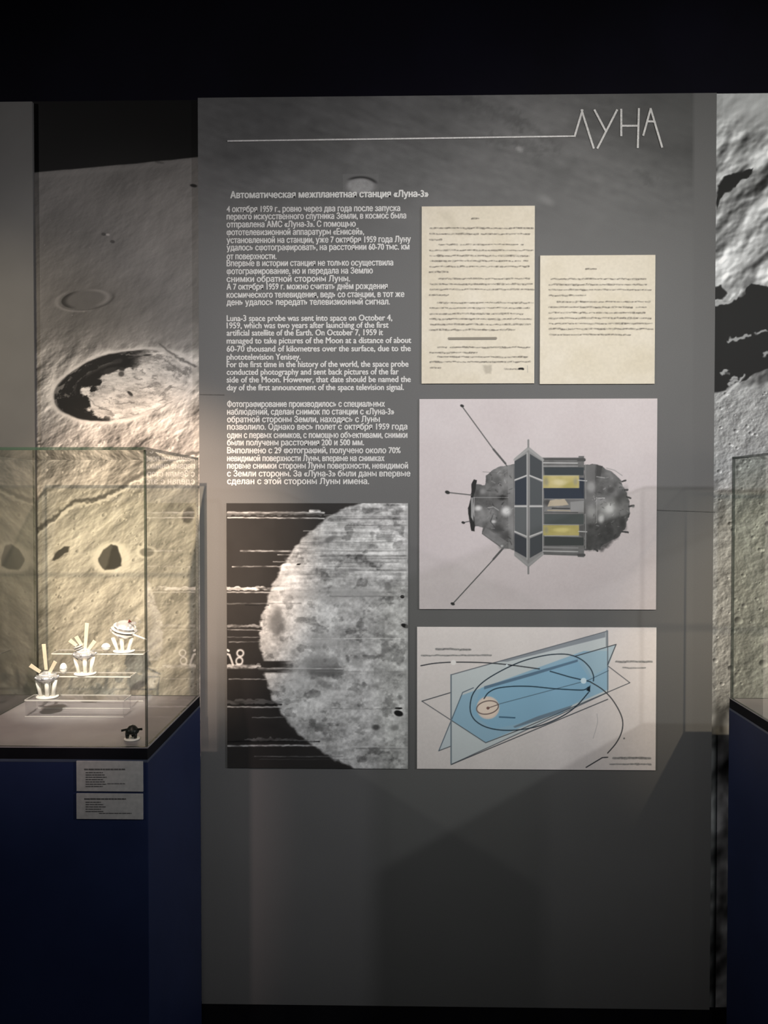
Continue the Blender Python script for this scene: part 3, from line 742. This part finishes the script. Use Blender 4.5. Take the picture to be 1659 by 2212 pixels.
# ---- picture of the space probe
def probe_picture():
    P = rect_print(906, 862, 1417, 1317, PY - BOARD, 1.1)
    x, y = P.x, P.y
    K = .3255
    def c(a, b): return (890 + a * K, 850 + b * K)
    def pc(*pts): return [c(*p) for p in pts]
    n1 = fbm(x, y, 90, 5, 501)
    P.fill(np.stack([213 + 10 * n1, 204 + 12 * n1, 205 + 12 * n1], -1)); P.add(8 * fbm(x, y, 4, 3, 503))
    hf = fbm(x, y, 14, 5, 511); mf = fbm(x, y, 30, 4, 512)
    def blob(cx, cy, rx, ry, t, a=.9, deg=0, s0=.2, s1=1.1):
        X, Y_ = c(cx, cy); q, _, _ = P.ell(X, Y_, rx * K, ry * K, deg); P.mix((1 - ss(s0, s1, q + .4 * hf)) * a, t)
    def ln(pts, wd, tone, a=1., jit=0): P.mix(P.seg(pc(*pts), wd * K, 1.1, jit=jit) * a, tone)
    def pg(pts, tone, a=1., jit=0, soft=1.2): P.mix(P.poly(pc(*pts), soft, jit) * a, tone)
    # tail end, right
    tail = [(1140, 470), (1215, 470), (1262, 486), (1330, 520), (1385, 580), (1425, 660), (1445, 740), (1445, 800), (1420, 880), (1370, 955), (1275, 1000), (1245, 1040), (1140, 1042)]
    pg(tail, 106 + 60 * mf + 40 * hf, 1, 2.5)
    pg([(1150, 480), (1215, 472), (1215, 1030), (1150, 1035)], 118 + 22 * mf, .8)
    pg([(1160, 870), (1440, 800), (1370, 955), (1270, 1040), (1150, 1042)], 66 + 40 * hf, .75, 4, 8)
    blob(1190, 620, 40, 50, 165, .8); blob(1300, 760, 90, 80, 176, .95); blob(1190, 780, 45, 60, 168, .85); blob(1255, 830, 28, 45, 205, .9); blob(1310, 760, 40, 40, 215, .8)
    pg([(1225, 470), (1262, 486), (1250, 560), (1220, 560)], 70, .8, 1)
    blob(1320, 640, 36, 30, 70, .7); blob(1390, 680, 40, 90, 75, .7, 20); blob(1400, 860, 30, 60, 60, .8, -20)
    pg([(1222, 690), (1280, 690), (1300, 740), (1225, 780)], 150, .6, 2); ln([(1222, 694), (1278, 694)], 5, 205, .9); ln([(1225, 552), (1278, 560)], 5, 190, .8)
    ln([(1225, 690), (1225, 860)], 4, 175, .7)
    for a, b in (((1395, 585), (1418, 576)), ((1425, 685), (1450, 695)), ((1440, 750), (1470, 745)), ((1385, 915), (1432, 922)), ((1440, 800), (1436, 820)), ((1400, 640), (1430, 640)), ((1210, 1030), (1232, 1045))):
        ln([a, b], 12, 74, 1, 1)
    ln([(1290, 495), (1345, 510), (1395, 545)], 5, 130, .6); blob(1468, 748, 14, 14, 110, .8)
    rnd = random.Random(21)
    for _ in range(60):
        t = rnd.uniform(-1.2, 1.3); rr = rnd.uniform(60, 270)
        a = (1170 + rr * math.cos(t), 760 + rr * 1.0 * math.sin(t))
        P.mix(P.seg(pc(a, (a[0] + rnd.uniform(-20, 20), a[1] + rnd.uniform(-14, 14))), rnd.uniform(2, 6) * K, 1.5, jit=1) * P.poly(pc(*tail), 1.2) * .6, rnd.choice((50, 70, 150, 175)))
    # nose end, left
    nose = [(680, 470), (640, 475), (560, 490), (490, 545), (484, 610), (420, 600), (400, 640), (395, 880), (470, 890), (465, 930), (590, 1020), (640, 1030), (680, 1040)]
    pg(nose, 118 + 70 * mf + 50 * hf, 1, 2)
    pg([(635, 480), (680, 470), (680, 1030), (640, 1025)], 142 + 20 * mf, .75)
    blob(560, 580, 60, 50, 82, .6); blob(600, 740, 90, 60, 110, .7); blob(625, 780, 46, 44, 226, .95); blob(440, 762, 34, 26, 220, .95); blob(540, 850, 24, 16, 210, .9)
    blob(600, 690, 34, 22, 30, .9); blob(560, 900, 60, 40, 62, .7); blob(620, 940, 50, 50, 56, .6); blob(470, 650, 26, 26, 150, .8); blob(540, 640, 50, 20, 96, .7)
    ln([(410, 690), (640, 690)], 4, 165, .8); ln([(495, 760), (540, 752), (575, 775)], 5, 190, .8); ln([(410, 690), (410, 820)], 8, 185, .8)
    ln([(540, 800), (520, 850), (560, 900), (610, 910)], 5, 70, .8); ln([(470, 520), (620, 530)], 4, 90, .5)
    for _ in range(46):
        a = (rnd.uniform(490, 665), rnd.uniform(520, 1000)); P.mix(P.seg(pc(a, (a[0] + rnd.uniform(-24, 24), a[1] + rnd.uniform(-24, 24))), rnd.uniform(2, 7) * K, 1.5, jit=1) * P.poly(pc(*nose), 1.2) * .55, rnd.choice((48, 66, 160, 185)))
    pg([(465, 930), (490, 890), (640, 990), (590, 1022)], 128 + 30 * hf, .9); ln([(465, 930), (590, 1020)], 4, 80)
    pg([(395, 600), (410, 570), (430, 575), (425, 620), (408, 690), (404, 780), (420, 880), (415, 915), (395, 912), (372, 800), (372, 760), (390, 690)], 44, 1, 1)
    pg([(392, 690), (404, 690), (408, 850), (392, 820)], 190, .8)
    # aerials
    for pts, wd in (([(330, 82), (540, 370), (630, 480)], 7), ([(540, 370), (620, 465)], 13), ([(270, 1396), (560, 1080), (620, 1010)], 7), ([(540, 1100), (610, 1020)], 13), ([(230, 656), (395, 674)], 7), ([(335, 857), (382, 848)], 6)):
        ln(pts, wd, 92, 1)
    for a, r in (((332, 82), 12), ((270, 1396), 13), ((235, 656), 15), ((340, 857), 11)):
        X, Y_ = c(*a); q, _, _ = P.ell(X, Y_, r * K * 1.1, r * K * .75, 20); P.mix(1 - ss(.8, 1.2, q), 52)
    blob(600, 1015, 40, 26, 120, .8); blob(596, 1012, 14, 12, 215, .8)
    # solar panel drum with yellow strips
    pg([(865, 425), (1105, 425), (1105, 415), (1142, 415), (1142, 1087), (1100, 1085), (1100, 1078), (865, 1070)], 112 + 30 * hf)
    ln([(870, 436), (1100, 436)], 10, 82); ln([(870, 460), (1098, 462)], 6, 215, .9); ln([(872, 482), (1100, 482)], 5, 175, .9)
    pg([(875, 490), (1140, 490), (1140, 543), (880, 543)], np.array([62, 68, 72.]))
    yg = np.stack([190 + 40 * mf, 178 + 36 * mf, 118 + 50 * mf], -1)
    for yy in ((543, 628), (874, 942)):
        m = P.poly(pc((870, yy[0]), (1108, yy[0]), (1108, yy[1]), (870, yy[1]))); P.c += (yg - P.c) * m[:, None]
    blob(985, 588, 70, 26, np.array([226, 216, 176.]), .7); blob(890, 585, 26, 40, 128, .5); blob(1085, 585, 24, 40, 138, .5); blob(1000, 905, 80, 20, np.array([232, 220, 150.]), .6); blob(890, 905, 20, 36, 140, .5)
    pg([(875, 628), (1140, 628), (1140, 698), (878, 698)], np.array([50, 58, 70.]))
    pg([(875, 700), (1140, 700), (1140, 795), (875, 795)], 128 + 60 * mf)
    blob(900, 725, 36, 30, 66, .8); pg([(915, 708), (1010, 700), (1040, 740), (900, 750)], np.array([205, 190, 165.]), .8, 1)
    ln([(930, 762), (1045, 764)], 8, 60); ln([(880, 788), (1100, 790)], 6, 80); pg([(1050, 720), (1140, 712), (1140, 790), (1055, 780)], 152, .9)
    ln([(900, 775), (1050, 778)], 5, np.array([196, 180, 150.]), .9)
    pg([(878, 800), (1140, 800), (1140, 868), (878, 872)], np.array([80, 86, 86.]))
    pg([(878, 950), (1140, 955), (1140, 1008), (878, 1010)], np.array([66, 70, 70.]))
    pg([(1112, 560), (1142, 560), (1142, 700), (1112, 640)], np.array([48, 55, 66.])); pg([(1112, 880), (1140, 872), (1140, 960), (1112, 940)], 92)
    ln([(870, 1020), (1100, 1025)], 10, 150, .8); ln([(870, 1045), (1100, 1050)], 6, 222, .8); ln([(870, 1062), (1100, 1068)], 6, 96, .9)
    ln([(870, 545), (1105, 545)], 4, 160, .8); ln([(870, 870), (1105, 872)], 4, 185, .9); ln([(880, 944), (1105, 946)], 4, 190, .9)
    ln([(1105, 575), (1160, 580)], 6, 195); ln([(1105, 915), (1160, 918)], 6, 195); ln([(1150, 470), (1152, 700)], 5, 150, .8); ln([(1150, 800), (1152, 1030)], 5, 165, .8)
    ln([(1142, 440), (1105, 440)], 22, 84); ln([(1142, 1072), (1105, 1072)], 18, 84); ln([(880, 700), (1140, 700)], 3, 165, .8)
    # faceted solar belt
    pg([(680, 430), (772, 352), (870, 430), (868, 1075), (772, 1155), (680, 1078)], 150 + 20 * mf)
    pg([(680, 450), (760, 400), (760, 545), (680, 572)], np.array([74, 78, 82.])); pg([(782, 400), (862, 450), (862, 572), (782, 545)], np.array([74, 78, 82.]))
    pg([(682, 582), (760, 552), (760, 740), (682, 740)], np.array([56, 62, 72.])); pg([(782, 552), (864, 588), (864, 740), (782, 740)], np.array([86, 90, 93.]))
    pg([(682, 756), (760, 756), (760, 948), (682, 910)], np.array([98, 102, 104.])); pg([(782, 756), (864, 756), (864, 910), (782, 945)], np.array([92, 96, 98.]))
    pg([(680, 925), (760, 962), (760, 1090), (680, 1045)], np.array([64, 68, 74.])); pg([(782, 962), (866, 928), (866, 1045), (782, 1092)], np.array([72, 76, 80.]))
    for pts in ([(682, 574), (770, 540), (868, 578)], [(680, 748), (868, 748)], [(682, 916), (770, 952), (866, 918)]): ln(pts, 8, 202)
    ln([(772, 310), (772, 1195)], 12, 138); ln([(764, 395), (764, 1100)], 6, 186, .9)
    ln([(680, 440), (772, 366), (870, 440)], 14, 168, .8); ln([(684, 1066), (772, 1140), (868, 1066)], 14, 162, .8); ln([(676, 470), (676, 1040)], 5, 108, .8); ln([(868, 440), (868, 1070)], 5, 176, .8)
    P.mix(P.poly([(906, 862), (1417, 862), (1417, 1317), (906, 1317)], 3) * 0, 0)
    o = P.build('photo_print', BOARD - 0.0002, M_print, 1.02)
    tag(o, 'light print of a spherical space probe with aerials and solar panels, upper right', 'photo')
probe_picture()

# ---- orbit diagram
def orbit_diagram():
    P = rect_print(901, 1354, 1416, 1664, PY - BOARD, 1.05)
    x, y = P.x, P.y; K = .33155
    def c(a, b): return (880 + a * K, 1330 + b * K)
    def pc(*pts): return [c(*p) for p in pts]
    n1 = fbm(x, y, 70, 4, 601)
    P.fill(np.stack([211 + 10 * n1, 204 + 10 * n1, 202 + 10 * n1], -1)); P.add(7 * fbm(x, y, 4, 3, 603))
    def pg(pts, col, a): P.mix(P.poly(pc(*pts), 1.5) * a, np.array(col, float))
    def ln(pts, wd, col=(62, 66, 72), a=.95): P.mix(P.seg(pc(*pts), wd * K, 1.0) * a, np.array(col, float))
    W1 = [(285, 385), (1305, 100), (1305, 500), (285, 970)]
    W2 = [(95, 555), (350, 480), (1090, 265), (1300, 330), (1450, 437), (510, 828)]
    W3 = [(205, 880), (365, 500), (1360, 187), (1300, 330), (1100, 580), (700, 750)]
    pg(W1, (176, 194, 200), .55); pg([(350, 520), (1150, 230), (1310, 230), (1310, 480), (510, 828), (285, 680)], (138, 174, 196), .9)
    pg([(205, 880), (285, 700), (285, 850)], (170, 190, 200), .6); pg([(1120, 260), (1360, 187), (1310, 330), (1200, 400)], (160, 184, 196), .7)
    pg([(480, 470), (1100, 280), (1200, 430), (1180, 500), (1000, 640), (560, 740), (420, 640)], (132, 174, 200), .75)
    pg([(590, 300), (1290, 108), (1290, 140), (650, 300)], (132, 138, 146), .9); pg([(500, 460), (1110, 285), (1110, 300), (800, 395), (500, 480)], (88, 112, 134), .9)
    pg([(690, 722), (850, 655), (1075, 583), (1060, 605), (860, 680), (700, 730)], (108, 124, 138), .9)
    ln(W1 + W1[:1], 6, (92, 98, 106)); ln([(285, 970), (1305, 545)], 6); ln([(95, 557), (285, 500)], 6); ln([(95, 557), (510, 828), (740, 740), (1450, 437), (1310, 330)], 5)
    ln([(205, 880), (285, 850)], 6, (84, 88, 94)); ln([(205, 880), (295, 660), (360, 500), (430, 470)], 6, (84, 98, 112)); ln([(1090, 265), (1360, 187), (1305, 320)], 6)
    ln([(285, 385), (285, 965)], 9, (110, 122, 132)); ln([(1300, 100), (1300, 195)], 14, (120, 126, 132), .8)
    ln([(600, 575), (900, 495), (1180, 420), (1310, 358)], 4, (70, 90, 108))
    # Earth disc and the orbit curves
    def disc(cx, cy, r, col, a=1.): q, _, _ = P.ell(*c(cx, cy), r * K, r * K); P.mix((1 - ss(.93, 1.07, q)) * a, np.array(col, float))
    disc(525, 600, 74, (214, 200, 190)); disc(525, 600, 62, (226, 208, 194))
    def arc(cx, cy, rx, ry, deg, t0, t1, wd, col=(34, 44, 54), n=60):
        a = math.radians(deg); pts = []
        for i in range(n + 1):
            t = math.radians(t0 + (t1 - t0) * i / n); u = rx * math.cos(t); v = ry * math.sin(t)
            pts.append((cx + u * math.cos(a) - v * math.sin(a), cy + u * math.sin(a) + v * math.cos(a)))
        ln(pts, wd, col)
    arc(522, 598, 72, 42, -12, 0, 360, 7, (104, 92, 88))
    ln([(525, 602), (595, 578)], 6, (110, 96, 90)); disc(525, 602, 10, (120, 90, 84)); ln([(600, 660), (700, 665)], 9, (64, 96, 120))
    def cr(P_, n=8):
        Q = [P_[0]] + list(P_) + [P_[-1]]; out = []
        for p0, p1, p2, p3 in zip(Q, Q[1:], Q[2:], Q[3:]):
            for k in range(n):
                t = k / n
                out.append(tuple(.5 * (2 * p1[m] + (p2[m] - p0[m]) * t + (2 * p0[m] - 5 * p1[m] + 4 * p2[m] - p3[m]) * t * t + (3 * p1[m] - p0[m] - 3 * p2[m] + p3[m]) * t ** 3) for m in (0, 1)))
        return out + [P_[-1]]
    outer = [(1180, 500), (1100, 590), (1000, 660), (870, 715), (740, 742), (620, 746), (520, 728), (450, 690), (415, 640), (410, 575), (430, 505), (490, 435), (600, 365), (740, 300), (880, 262), (990, 250), (1070, 258), (1140, 290), (1190, 340), (1212, 390), (1212, 425)]
    ln(cr(outer), 7, (30, 44, 56))
    ln(cr([(500, 540), (530, 500), (590, 472), (700, 460), (820, 462), (950, 475), (1080, 483), (1150, 483), (1180, 465)]), 7, (28, 48, 62))
    ln(cr([(88, 326), (180, 310), (300, 303), (440, 304), (560, 310), (700, 325), (860, 347)]), 7, (36, 40, 46)); ln([(930, 362), (1060, 400), (1190, 430)], 7, (28, 44, 58))
    ln(cr([(1190, 430), (1270, 480), (1330, 540), (1380, 620), (1403, 690), (1395, 760), (1360, 830), (1305, 895)]), 7, (42, 44, 48)); ln([(1305, 922), (1270, 925), (1165, 988)], 7, (36, 38, 42))
    ln(cr([(1235, 640), (1238, 700), (1210, 800)]), 3, (160, 156, 158))
    P.mix(P.poly(pc((1165, 485), (1192, 452), (1190, 498)), 1.2), np.array([24, 34, 42.]))
    disc(300, 305, 17, (226, 222, 220)); disc(1148, 424, 19, (206, 226, 236)); disc(648, 325, 8, (214, 224, 230)); disc(1412, 800, 6, (120, 118, 118))
    # smudged captions
    rnd = random.Random(9)
    for (a, b, yy, h) in ((188, 335, 218, 4.2), (345, 410, 222, 4), (90, 545, 259, 3.0), (1360, 1592, 300, 4.2), (1405, 1552, 340, 3.0), (1340, 1582, 928, 5), (1320, 1585, 968, 3.2)):
        X, Y_ = c(a, yy); X2, _ = c(b, yy); P.mix(P.seg([(X, Y_), (X2, Y_)], h, 1.3, jit=.8) * .6, 128.); smear(P, X, X2, Y_, h, rnd, np.array([96., 94, 94]), .6)
    o = P.build('diagram_print', BOARD - 0.0002, M_print, 1.42)
    tag(o, 'light print with a blue orbit diagram of crossing planes and curves, below the probe picture', 'diagram')
orbit_diagram()

# ------------------------------------------------------------------ pedestals and glass cases
D0, D1 = 1.6563, 2.10
ZD = 1.0163
def case(x0, x1, where, front_gap):
    # pedestal
    e = empty('display_pedestal', ((x0 + x1) / 2, (D0 + D1) / 2, 0), f'navy blue square pedestal under a glass cover, {where}', 'pedestal')
    obj('body', box(B(), (x0, D0, 0.0), (x1, D1, 0.985), 0.0015), M_navy, e)
    obj('shadow_gap', box(B(), (x0 + 0.001, D0 + 0.001, 0.9905), (x1 - 0.001, D1 - 0.001, 1.0148)), M_rim, e)['label'] = 'black recessed band'
    obj('lower_trim', box(B(), (x0 + 0.0005, D0 - 0.0005, 0.985), (x1 - 0.0005, D1 - 0.0005, 0.9905)), M_trim, e)['label'] = 'thin blue-grey lip'
    obj('deck', box(B(), (x0, D0, 1.0148), (x1, D1, ZD), 0.0005), M_deck, e)['label'] = 'grey top board'
    # cover
    t = 0.006; zt = EYE + 0.0989 + 0.007
    g = empty('glass_cover', ((x0 + x1) / 2, (D0 + D1) / 2, ZD), f'clear glass cover with dark green edges, {where}', 'glass case')
    def pane(name, a, b, axis, lab):
        bm = box(B(), a, b); bm.faces.ensure_lookup_table(); bm.normal_update()
        for f in bm.faces: f.material_index = 0 if abs(f.normal[axis]) > .5 else 1
        o = obj(name, bm, [M_glass, M_gedge], g); o['label'] = lab
    i = 0.002; zb = ZD + 0.0006
    pane('glass_pane', (x0 + i, D0 + i, zb), (x1 - i, D0 + i + t, zt - t), 1, 'front pane')
    pane('glass_pane', (x0 + i, D1 - i - t, zb), (x1 - i, D1 - i, zt - t), 1, 'back pane')
    pane('glass_pane', (x0 + i, D0 + i + t, zb), (x0 + i + t, D1 - i - t, zt - t), 0, 'left pane')
    pane('glass_pane', (x1 - i - t, D0 + i + t, zb), (x1 - i, D1 - i - t, zt - t), 0, 'right pane')
    pane('top_pane', (x0 + i, D0 + i, zt - t), (x1 - i, D1 - i, zt), 2, 'top pane')
    return e, g
CX1 = -0.5337; CX0 = U(74, 1250, D1).x
case(CX0, CX1, 'left in the photo', 0)
RX0 = U(1577, 1250, D1).x
case(RX0, RX0 + 0.46, 'at the right edge of the photo', 0)

# caption cards on the left pedestal's front
def card(x0, y0, x1, y1, rows, label):
    a = U(x0, y0, D0 - 0.003); b = U(x1, y1, D0 - 0.003)
    bm = box(B(), (a.x, D0 - 0.0035, b.z), (b.x, D0 - 0.0002, a.z), 0.0005)
    o = obj('caption_card', bm, M_card); tag(o, label, 'card', 'caption cards')
    rnd = random.Random(int(y0)); bm = B()
    for yy, xa, xb, h in rows:
        px = xa
        while px < xb:
            e = min(px + rnd.uniform(4, 13), xb)
            p = U(px, yy - h / 2, D0 - 0.004); q = U(e, yy + h / 2, D0 - 0.004)
            box(bm, (p.x, D0 - 0.0040, q.z), (q.x, D0 - 0.0036, p.z)); px = e + 1.2
    obj('caption_text', bm, M_ink, o)['label'] = 'rows of small dark print'
card(165, 1644, 309, 1710, [(1662, 182, 270, 3)] + [(1669 + k * 5, 185, 222 + (k % 3) * 4, 2) for k in range(7)] + [(1693, 232, 270, 1.5)], 'upper grey caption card on the front of the navy pedestal')
card(165, 1714, 309, 1770, [(1726, 182, 272, 3)] + [(1733 + k * 5, 185, 218 + (k % 3) * 5, 2) for k in range(5)] + [(1757, 214, 284, 1.8)], 'lower grey caption card on the front of the navy pedestal')

# ------------------------------------------------------------------ acrylic steps
def riser(pxl, pxr, pyt, d0, dep, label):
    a = U(pxl, pyt, d0); b = U(pxr, pyt, d0); zt = a.z; t = 0.003; zb = ZD + 0.0008
    e = empty('acrylic_step', ((a.x + b.x) / 2, d0 + dep / 2, ZD), label, 'display step', 'acrylic steps')
    bm = B(); x0, x1, y0, y1 = a.x, b.x, d0, d0 + dep
    box(bm, (x0, y0, zb), (x1, y0 + t, zt - t)); box(bm, (x0, y0 + t + .0002, zb), (x0 + t, y1, zt - t)); box(bm, (x1 - t, y0 + t + .0002, zb), (x1, y1, zt - t))
    obj('side_sheet', bm, M_acry, e)
    obj('top_sheet', box(B(), (x0, y0, zt - t + .0002), (x1, y1, zt)), M_acry, e)
    w_ = 0.0015
    for a_, b_ in (((x0 - .0003, y0 - w_, zt - t), (x1 + .0003, y0 - .0001, zt)), ((x1 + .0001, y0, zt - t), (x1 + w_, y1, zt)), ((x0 - w_, y0, zt - t), (x0 - .0001, y1, zt)),
                   ((x0, y0 - w_, zb), (x1, y0 - .0001, zb + .0016)), ((x0, y1 + .0001, zt - t), (x1, y1 + w_ * .6, zt))):
        obj('polished_edge', box(B(), a_, b_), M_aedge, e)['label'] = 'bright polished edge'
    return e, zt
R1, Z1 = riser(54, 267, 1511.5, 1.884, 0.052, 'clear acrylic step, lowest and nearest of the stair')
R2, Z2 = riser(82, 281, 1460, 1.960, 0.045, 'clear acrylic step of middle height in the stair')
R3, Z3 = riser(112, 309, 1411, 2.034, 0.050, 'clear acrylic step, tallest and at the back of the stair')

# ------------------------------------------------------------------ spacecraft models
def petal(bm, a, b, wid, th=0.0018):
    a = Vector(a); b = Vector(b); d_ = (b - a).normalized(); n = Vector((0, 1, 0)); s_ = d_.cross(n).normalized() * wid / 2; n = s_.cross(d_).normalized() * th / 2
    vs = []
    for p, k in ((a, .8), (b, 1.0)):
        vs.append([bm.verts.new(p + s_ * k * u + n * v) for u, v in ((-1, -1), (1, -1), (1, 1), (-1, 1))])
    for i in range(4): bm.faces.new((vs[0][i], vs[0][(i + 1) % 4], vs[1][(i + 1) % 4], vs[1][i]))
    bm.faces.new(vs[0][::-1]); bm.faces.new(vs[1])
    return bm

def lander(cx, cy, dep, zt, petals, bars, label, grille=False):
    """cx, cy: photo position of the stand's middle"""
    s = dep / FPX
    O = U(cx, cy, dep); O.z = zt + 0.0006
    def at(px, py, dy=0.0): return Vector((O.x + (px - cx) * s, O.y + dy, O.z + (cy - py) * s + 0.002))
    e = empty('lander_model', O, label, 'spacecraft model', 'white lander models')
    r = 23.5 * s
    obj('stand', lathe(B(), O, [(r * .96, 0), (r, .001), (r, .0028), (r * .94, .0036)], 40), M_white, e, True)
    top = cy - 33
    for k, (dx0, dx1, dy) in enumerate(((-13, -19, -.006), (3, 4, -.012), (13, 19, -.004), (-2, -3, .012))):
        b0 = at(cx + dx0, cy - 1, dy * .7); b0.z = O.z + .003; b1 = at(cx + dx1, top - (4 if k < 3 else 0), dy * 1.2)
        obj('leg', tube(B(), b0, b1, 4.0 * s, 5.0 * s, 14), M_white, e, True)
    c0 = at(cx - 1, cy - 41); rb = 15.5 * s
    prof = [(rb * .35, -rb * .9), (rb * .8, -rb * .55), (rb * 1.3, -rb * .25), (rb * 1.55, -rb * .05), (rb * 1.5, rb * .15), (rb * 1.1, rb * .35), (rb * .8, rb * .7), (rb * .35, rb * .95)]
    obj('body', lathe(B(), c0, prof, 32), M_silver, e, True)
    obj('collar', lathe(B(), c0 + Vector((0, 0, rb * .4)), [(rb * .9, 0), (rb * 1.05, .0006), (rb * 1.05, .0022), (rb * .9, .0028)], 32), M_white, e, True)
    for k in range(7):
        t = 2 * math.pi * (k + .3) / 7; v = Vector((math.cos(t), math.sin(t), 0))
        obj('thruster', tube(B(), c0 + v * rb * 1.2 + Vector((0, 0, -rb * .1)), c0 + v * rb * 1.62 + Vector((0, 0, rb * .25)), 1.8 * s, 2.6 * s, 10), M_silver, e, True)
    for (p, q) in petals:
        obj('petal', petal(B(), at(*p, -.004), at(*q, -.010), 8.5 * s), M_cream, e)
    for (p, q) in bars:
        obj('aerial_rod', tube(B(), at(*p, .004), at(*q, .008), 1.2 * s, 1.0 * s, 8), M_white, e, True)
    if grille:
        for k in range(5):
            c = at(cx - 14 + k * 2.2, cy - 60 + k * 4.2)
            obj('ring', lathe(B(), c, [(11 * s, -.0008), (12 * s, 0), (11 * s, .0008)], 24, Vector((-.35, -.2, 1))), M_silver, e, True)
    return e
m1 = lander(102.5, 1503, 1.908, Z1, [((89, 1449), (69, 1433)), ((102, 1444), (99.5, 1387)), ((108, 1453), (124.5, 1425))], [], 'white lander model with three raised petals on the lowest acrylic step')
m2 = lander(184, 1452, 1.982, Z2, [((167, 1391), (154, 1378)), ((186, 1397), (192.5, 1341)), ((190, 1404), (209, 1380)), ((179, 1392), (168, 1370))], [], 'white lander model with four raised petals and a ringed body on the middle acrylic step', True)

# third model: round ringed probe on a legged stand
def probe(cx, cy, dep, zt):
    s = dep / FPX; O = U(cx, cy, dep); O.z = zt + .0006
    def at(px, py, dy=0.0): return Vector((O.x + (px - cx) * s, O.y + dy, O.z + (cy - py) * s + .002))
    e = empty('probe_model', O, 'silvery white round probe model with a long side rod on the tallest acrylic step', 'spacecraft model')
    r = 23 * s
    obj('stand', lathe(B(), O, [(r * .96, 0), (r, .001), (r, .0028), (r * .94, .0036)], 40), M_white, e, True)
    for dx0, dx1, dy in ((-13, -22, -.006), (-1, -1, -.012), (10, 19, -.004)):
        b0 = at(cx + dx0, cy - 1, dy * .7); b0.z = O.z + .003
        obj('leg', tube(B(), b0, at(cx + dx1, cy - 30, dy * 1.2), 4.0 * s, 4.8 * s, 14), M_white, e, True)
    ax = Vector((.25, -.15, 1)).normalized(); c0 = at(cx + 1, cy - 46); R_ = 21 * s
    prof = []
    for k in range(25):
        t = -math.pi / 2 + math.pi * k / 24; rr = R_ * math.cos(t) * (1.0 if k % 4 else .93) * 1.12
        prof.append((rr, R_ * .98 * math.sin(t)))
    obj('body', lathe(B(), c0, prof, 36, ax), M_silver, e, True)
    for h, q in ((-.35, 1.22), (.05, 1.32), (.4, 1.18)):
        obj('ring', lathe(B(), c0 + ax * R_ * h, [(R_ * q * .9, -.0008), (R_ * q, 0), (R_ * q * .9, .0008)], 36, ax), M_white, e, True)
    obj('port', lathe(B(), at(cx + 16, cy - 66, -.012), [(5 * s, -.001), (3.5 * s, .0012), (.5 * s, .003)], 3, Vector((.5, -1, .5))), M_red, e)['label'] = 'dark red triangular port'
    obj('side_rod', tube(B(), at(cx + 14, cy - 40, -.01), at(cx + 56, cy - 27, -.02), 2.6 * s, 1.6 * s, 10), M_white, e, True)['label'] = 'long white rod'
    for k, (p, q) in enumerate((((cx - 12, cy - 60), (cx - 24, cy - 50)), ((cx - 14, cy - 50), (cx - 27, cy - 46)), ((cx + 20, cy - 52), (cx + 32, cy - 44)), ((cx + 18, cy - 62), (cx + 30, cy - 62)))):
        obj('fin', petal(B(), at(*p, -.008), at(*q, -.012), 6 * s), M_silver, e)
    return e
m3 = probe(268, 1404, 2.058, Z3)

# small dark model at the front corner
def dark_model():
    dep = 1.712; s = dep / FPX; cx, cy = 285, 1603; O = U(cx, cy, dep); O.z = ZD + .0006
    def at(px, py, dy=0.0): return Vector((O.x + (px - cx) * s, O.y + dy, O.z + (cy - py) * s))
    e = empty('lander_model', O, 'small black lander model on a white disc at the front right corner of the case', 'spacecraft model')
    r = 17 * s
    obj('stand', lathe(B(), O, [(r * .95, 0), (r, .0008), (r, .0024), (r * .95, .003)], 32), M_white, e, True)
    for dx, dy in ((-9, -.004), (9, -.004), (0, .008)):
        obj('leg', tube(B(), at(cx + dx, cy - 4, dy), at(cx + dx * .9, cy - 15, dy), 3.4 * s, 5.2 * s, 12), M_dark, e, True)
    c0 = at(cx + 1, cy - 18); R_ = 12 * s
    obj('body', lathe(B(), c0, [(R_ * .6, -R_ * .5), (R_ * 1.1, -R_ * .3), (R_ * 1.25, 0), (R_ * 1.0, R_ * .45), (R_ * .6, R_ * .95), (R_ * .2, R_ * 1.15)], 24), M_dark, e, True)
    for a, b in (((cx - 10, cy - 22), (cx - 22, cy - 20)), ((cx + 10, cy - 22), (cx + 24, cy - 24))):
        obj('arm', petal(B(), at(*a), at(*b, -.004), 5 * s), M_dark, e)
    obj('dome', lathe(B(), at(cx - 1, cy - 27), [(5 * s, 0), (4 * s, 3 * s), (1.5 * s, 5 * s)], 16), M_silver, e, True)['label'] = 'pale dome'
dark_model()

# small white ovoids stand in for bright ovals among the models
def ovoid(cx, cy, dep, zt, rx, rz, label):
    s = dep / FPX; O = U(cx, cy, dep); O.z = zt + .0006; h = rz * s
    e = empty('white_ovoid', O, label, 'capsule model')
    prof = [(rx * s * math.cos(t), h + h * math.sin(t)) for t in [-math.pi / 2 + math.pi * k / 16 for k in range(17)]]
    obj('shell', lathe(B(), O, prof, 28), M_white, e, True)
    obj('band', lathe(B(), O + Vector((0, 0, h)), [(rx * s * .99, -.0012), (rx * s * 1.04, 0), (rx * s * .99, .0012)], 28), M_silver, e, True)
ovoid(137, 1453, 1.977, Z2, 8, 12.5, 'bright white egg-shaped capsule beside the front lander model, on the middle step')
ovoid(229, 1404, 2.06, Z3, 10, 9, 'small round white capsule left of the round probe on the tallest step')
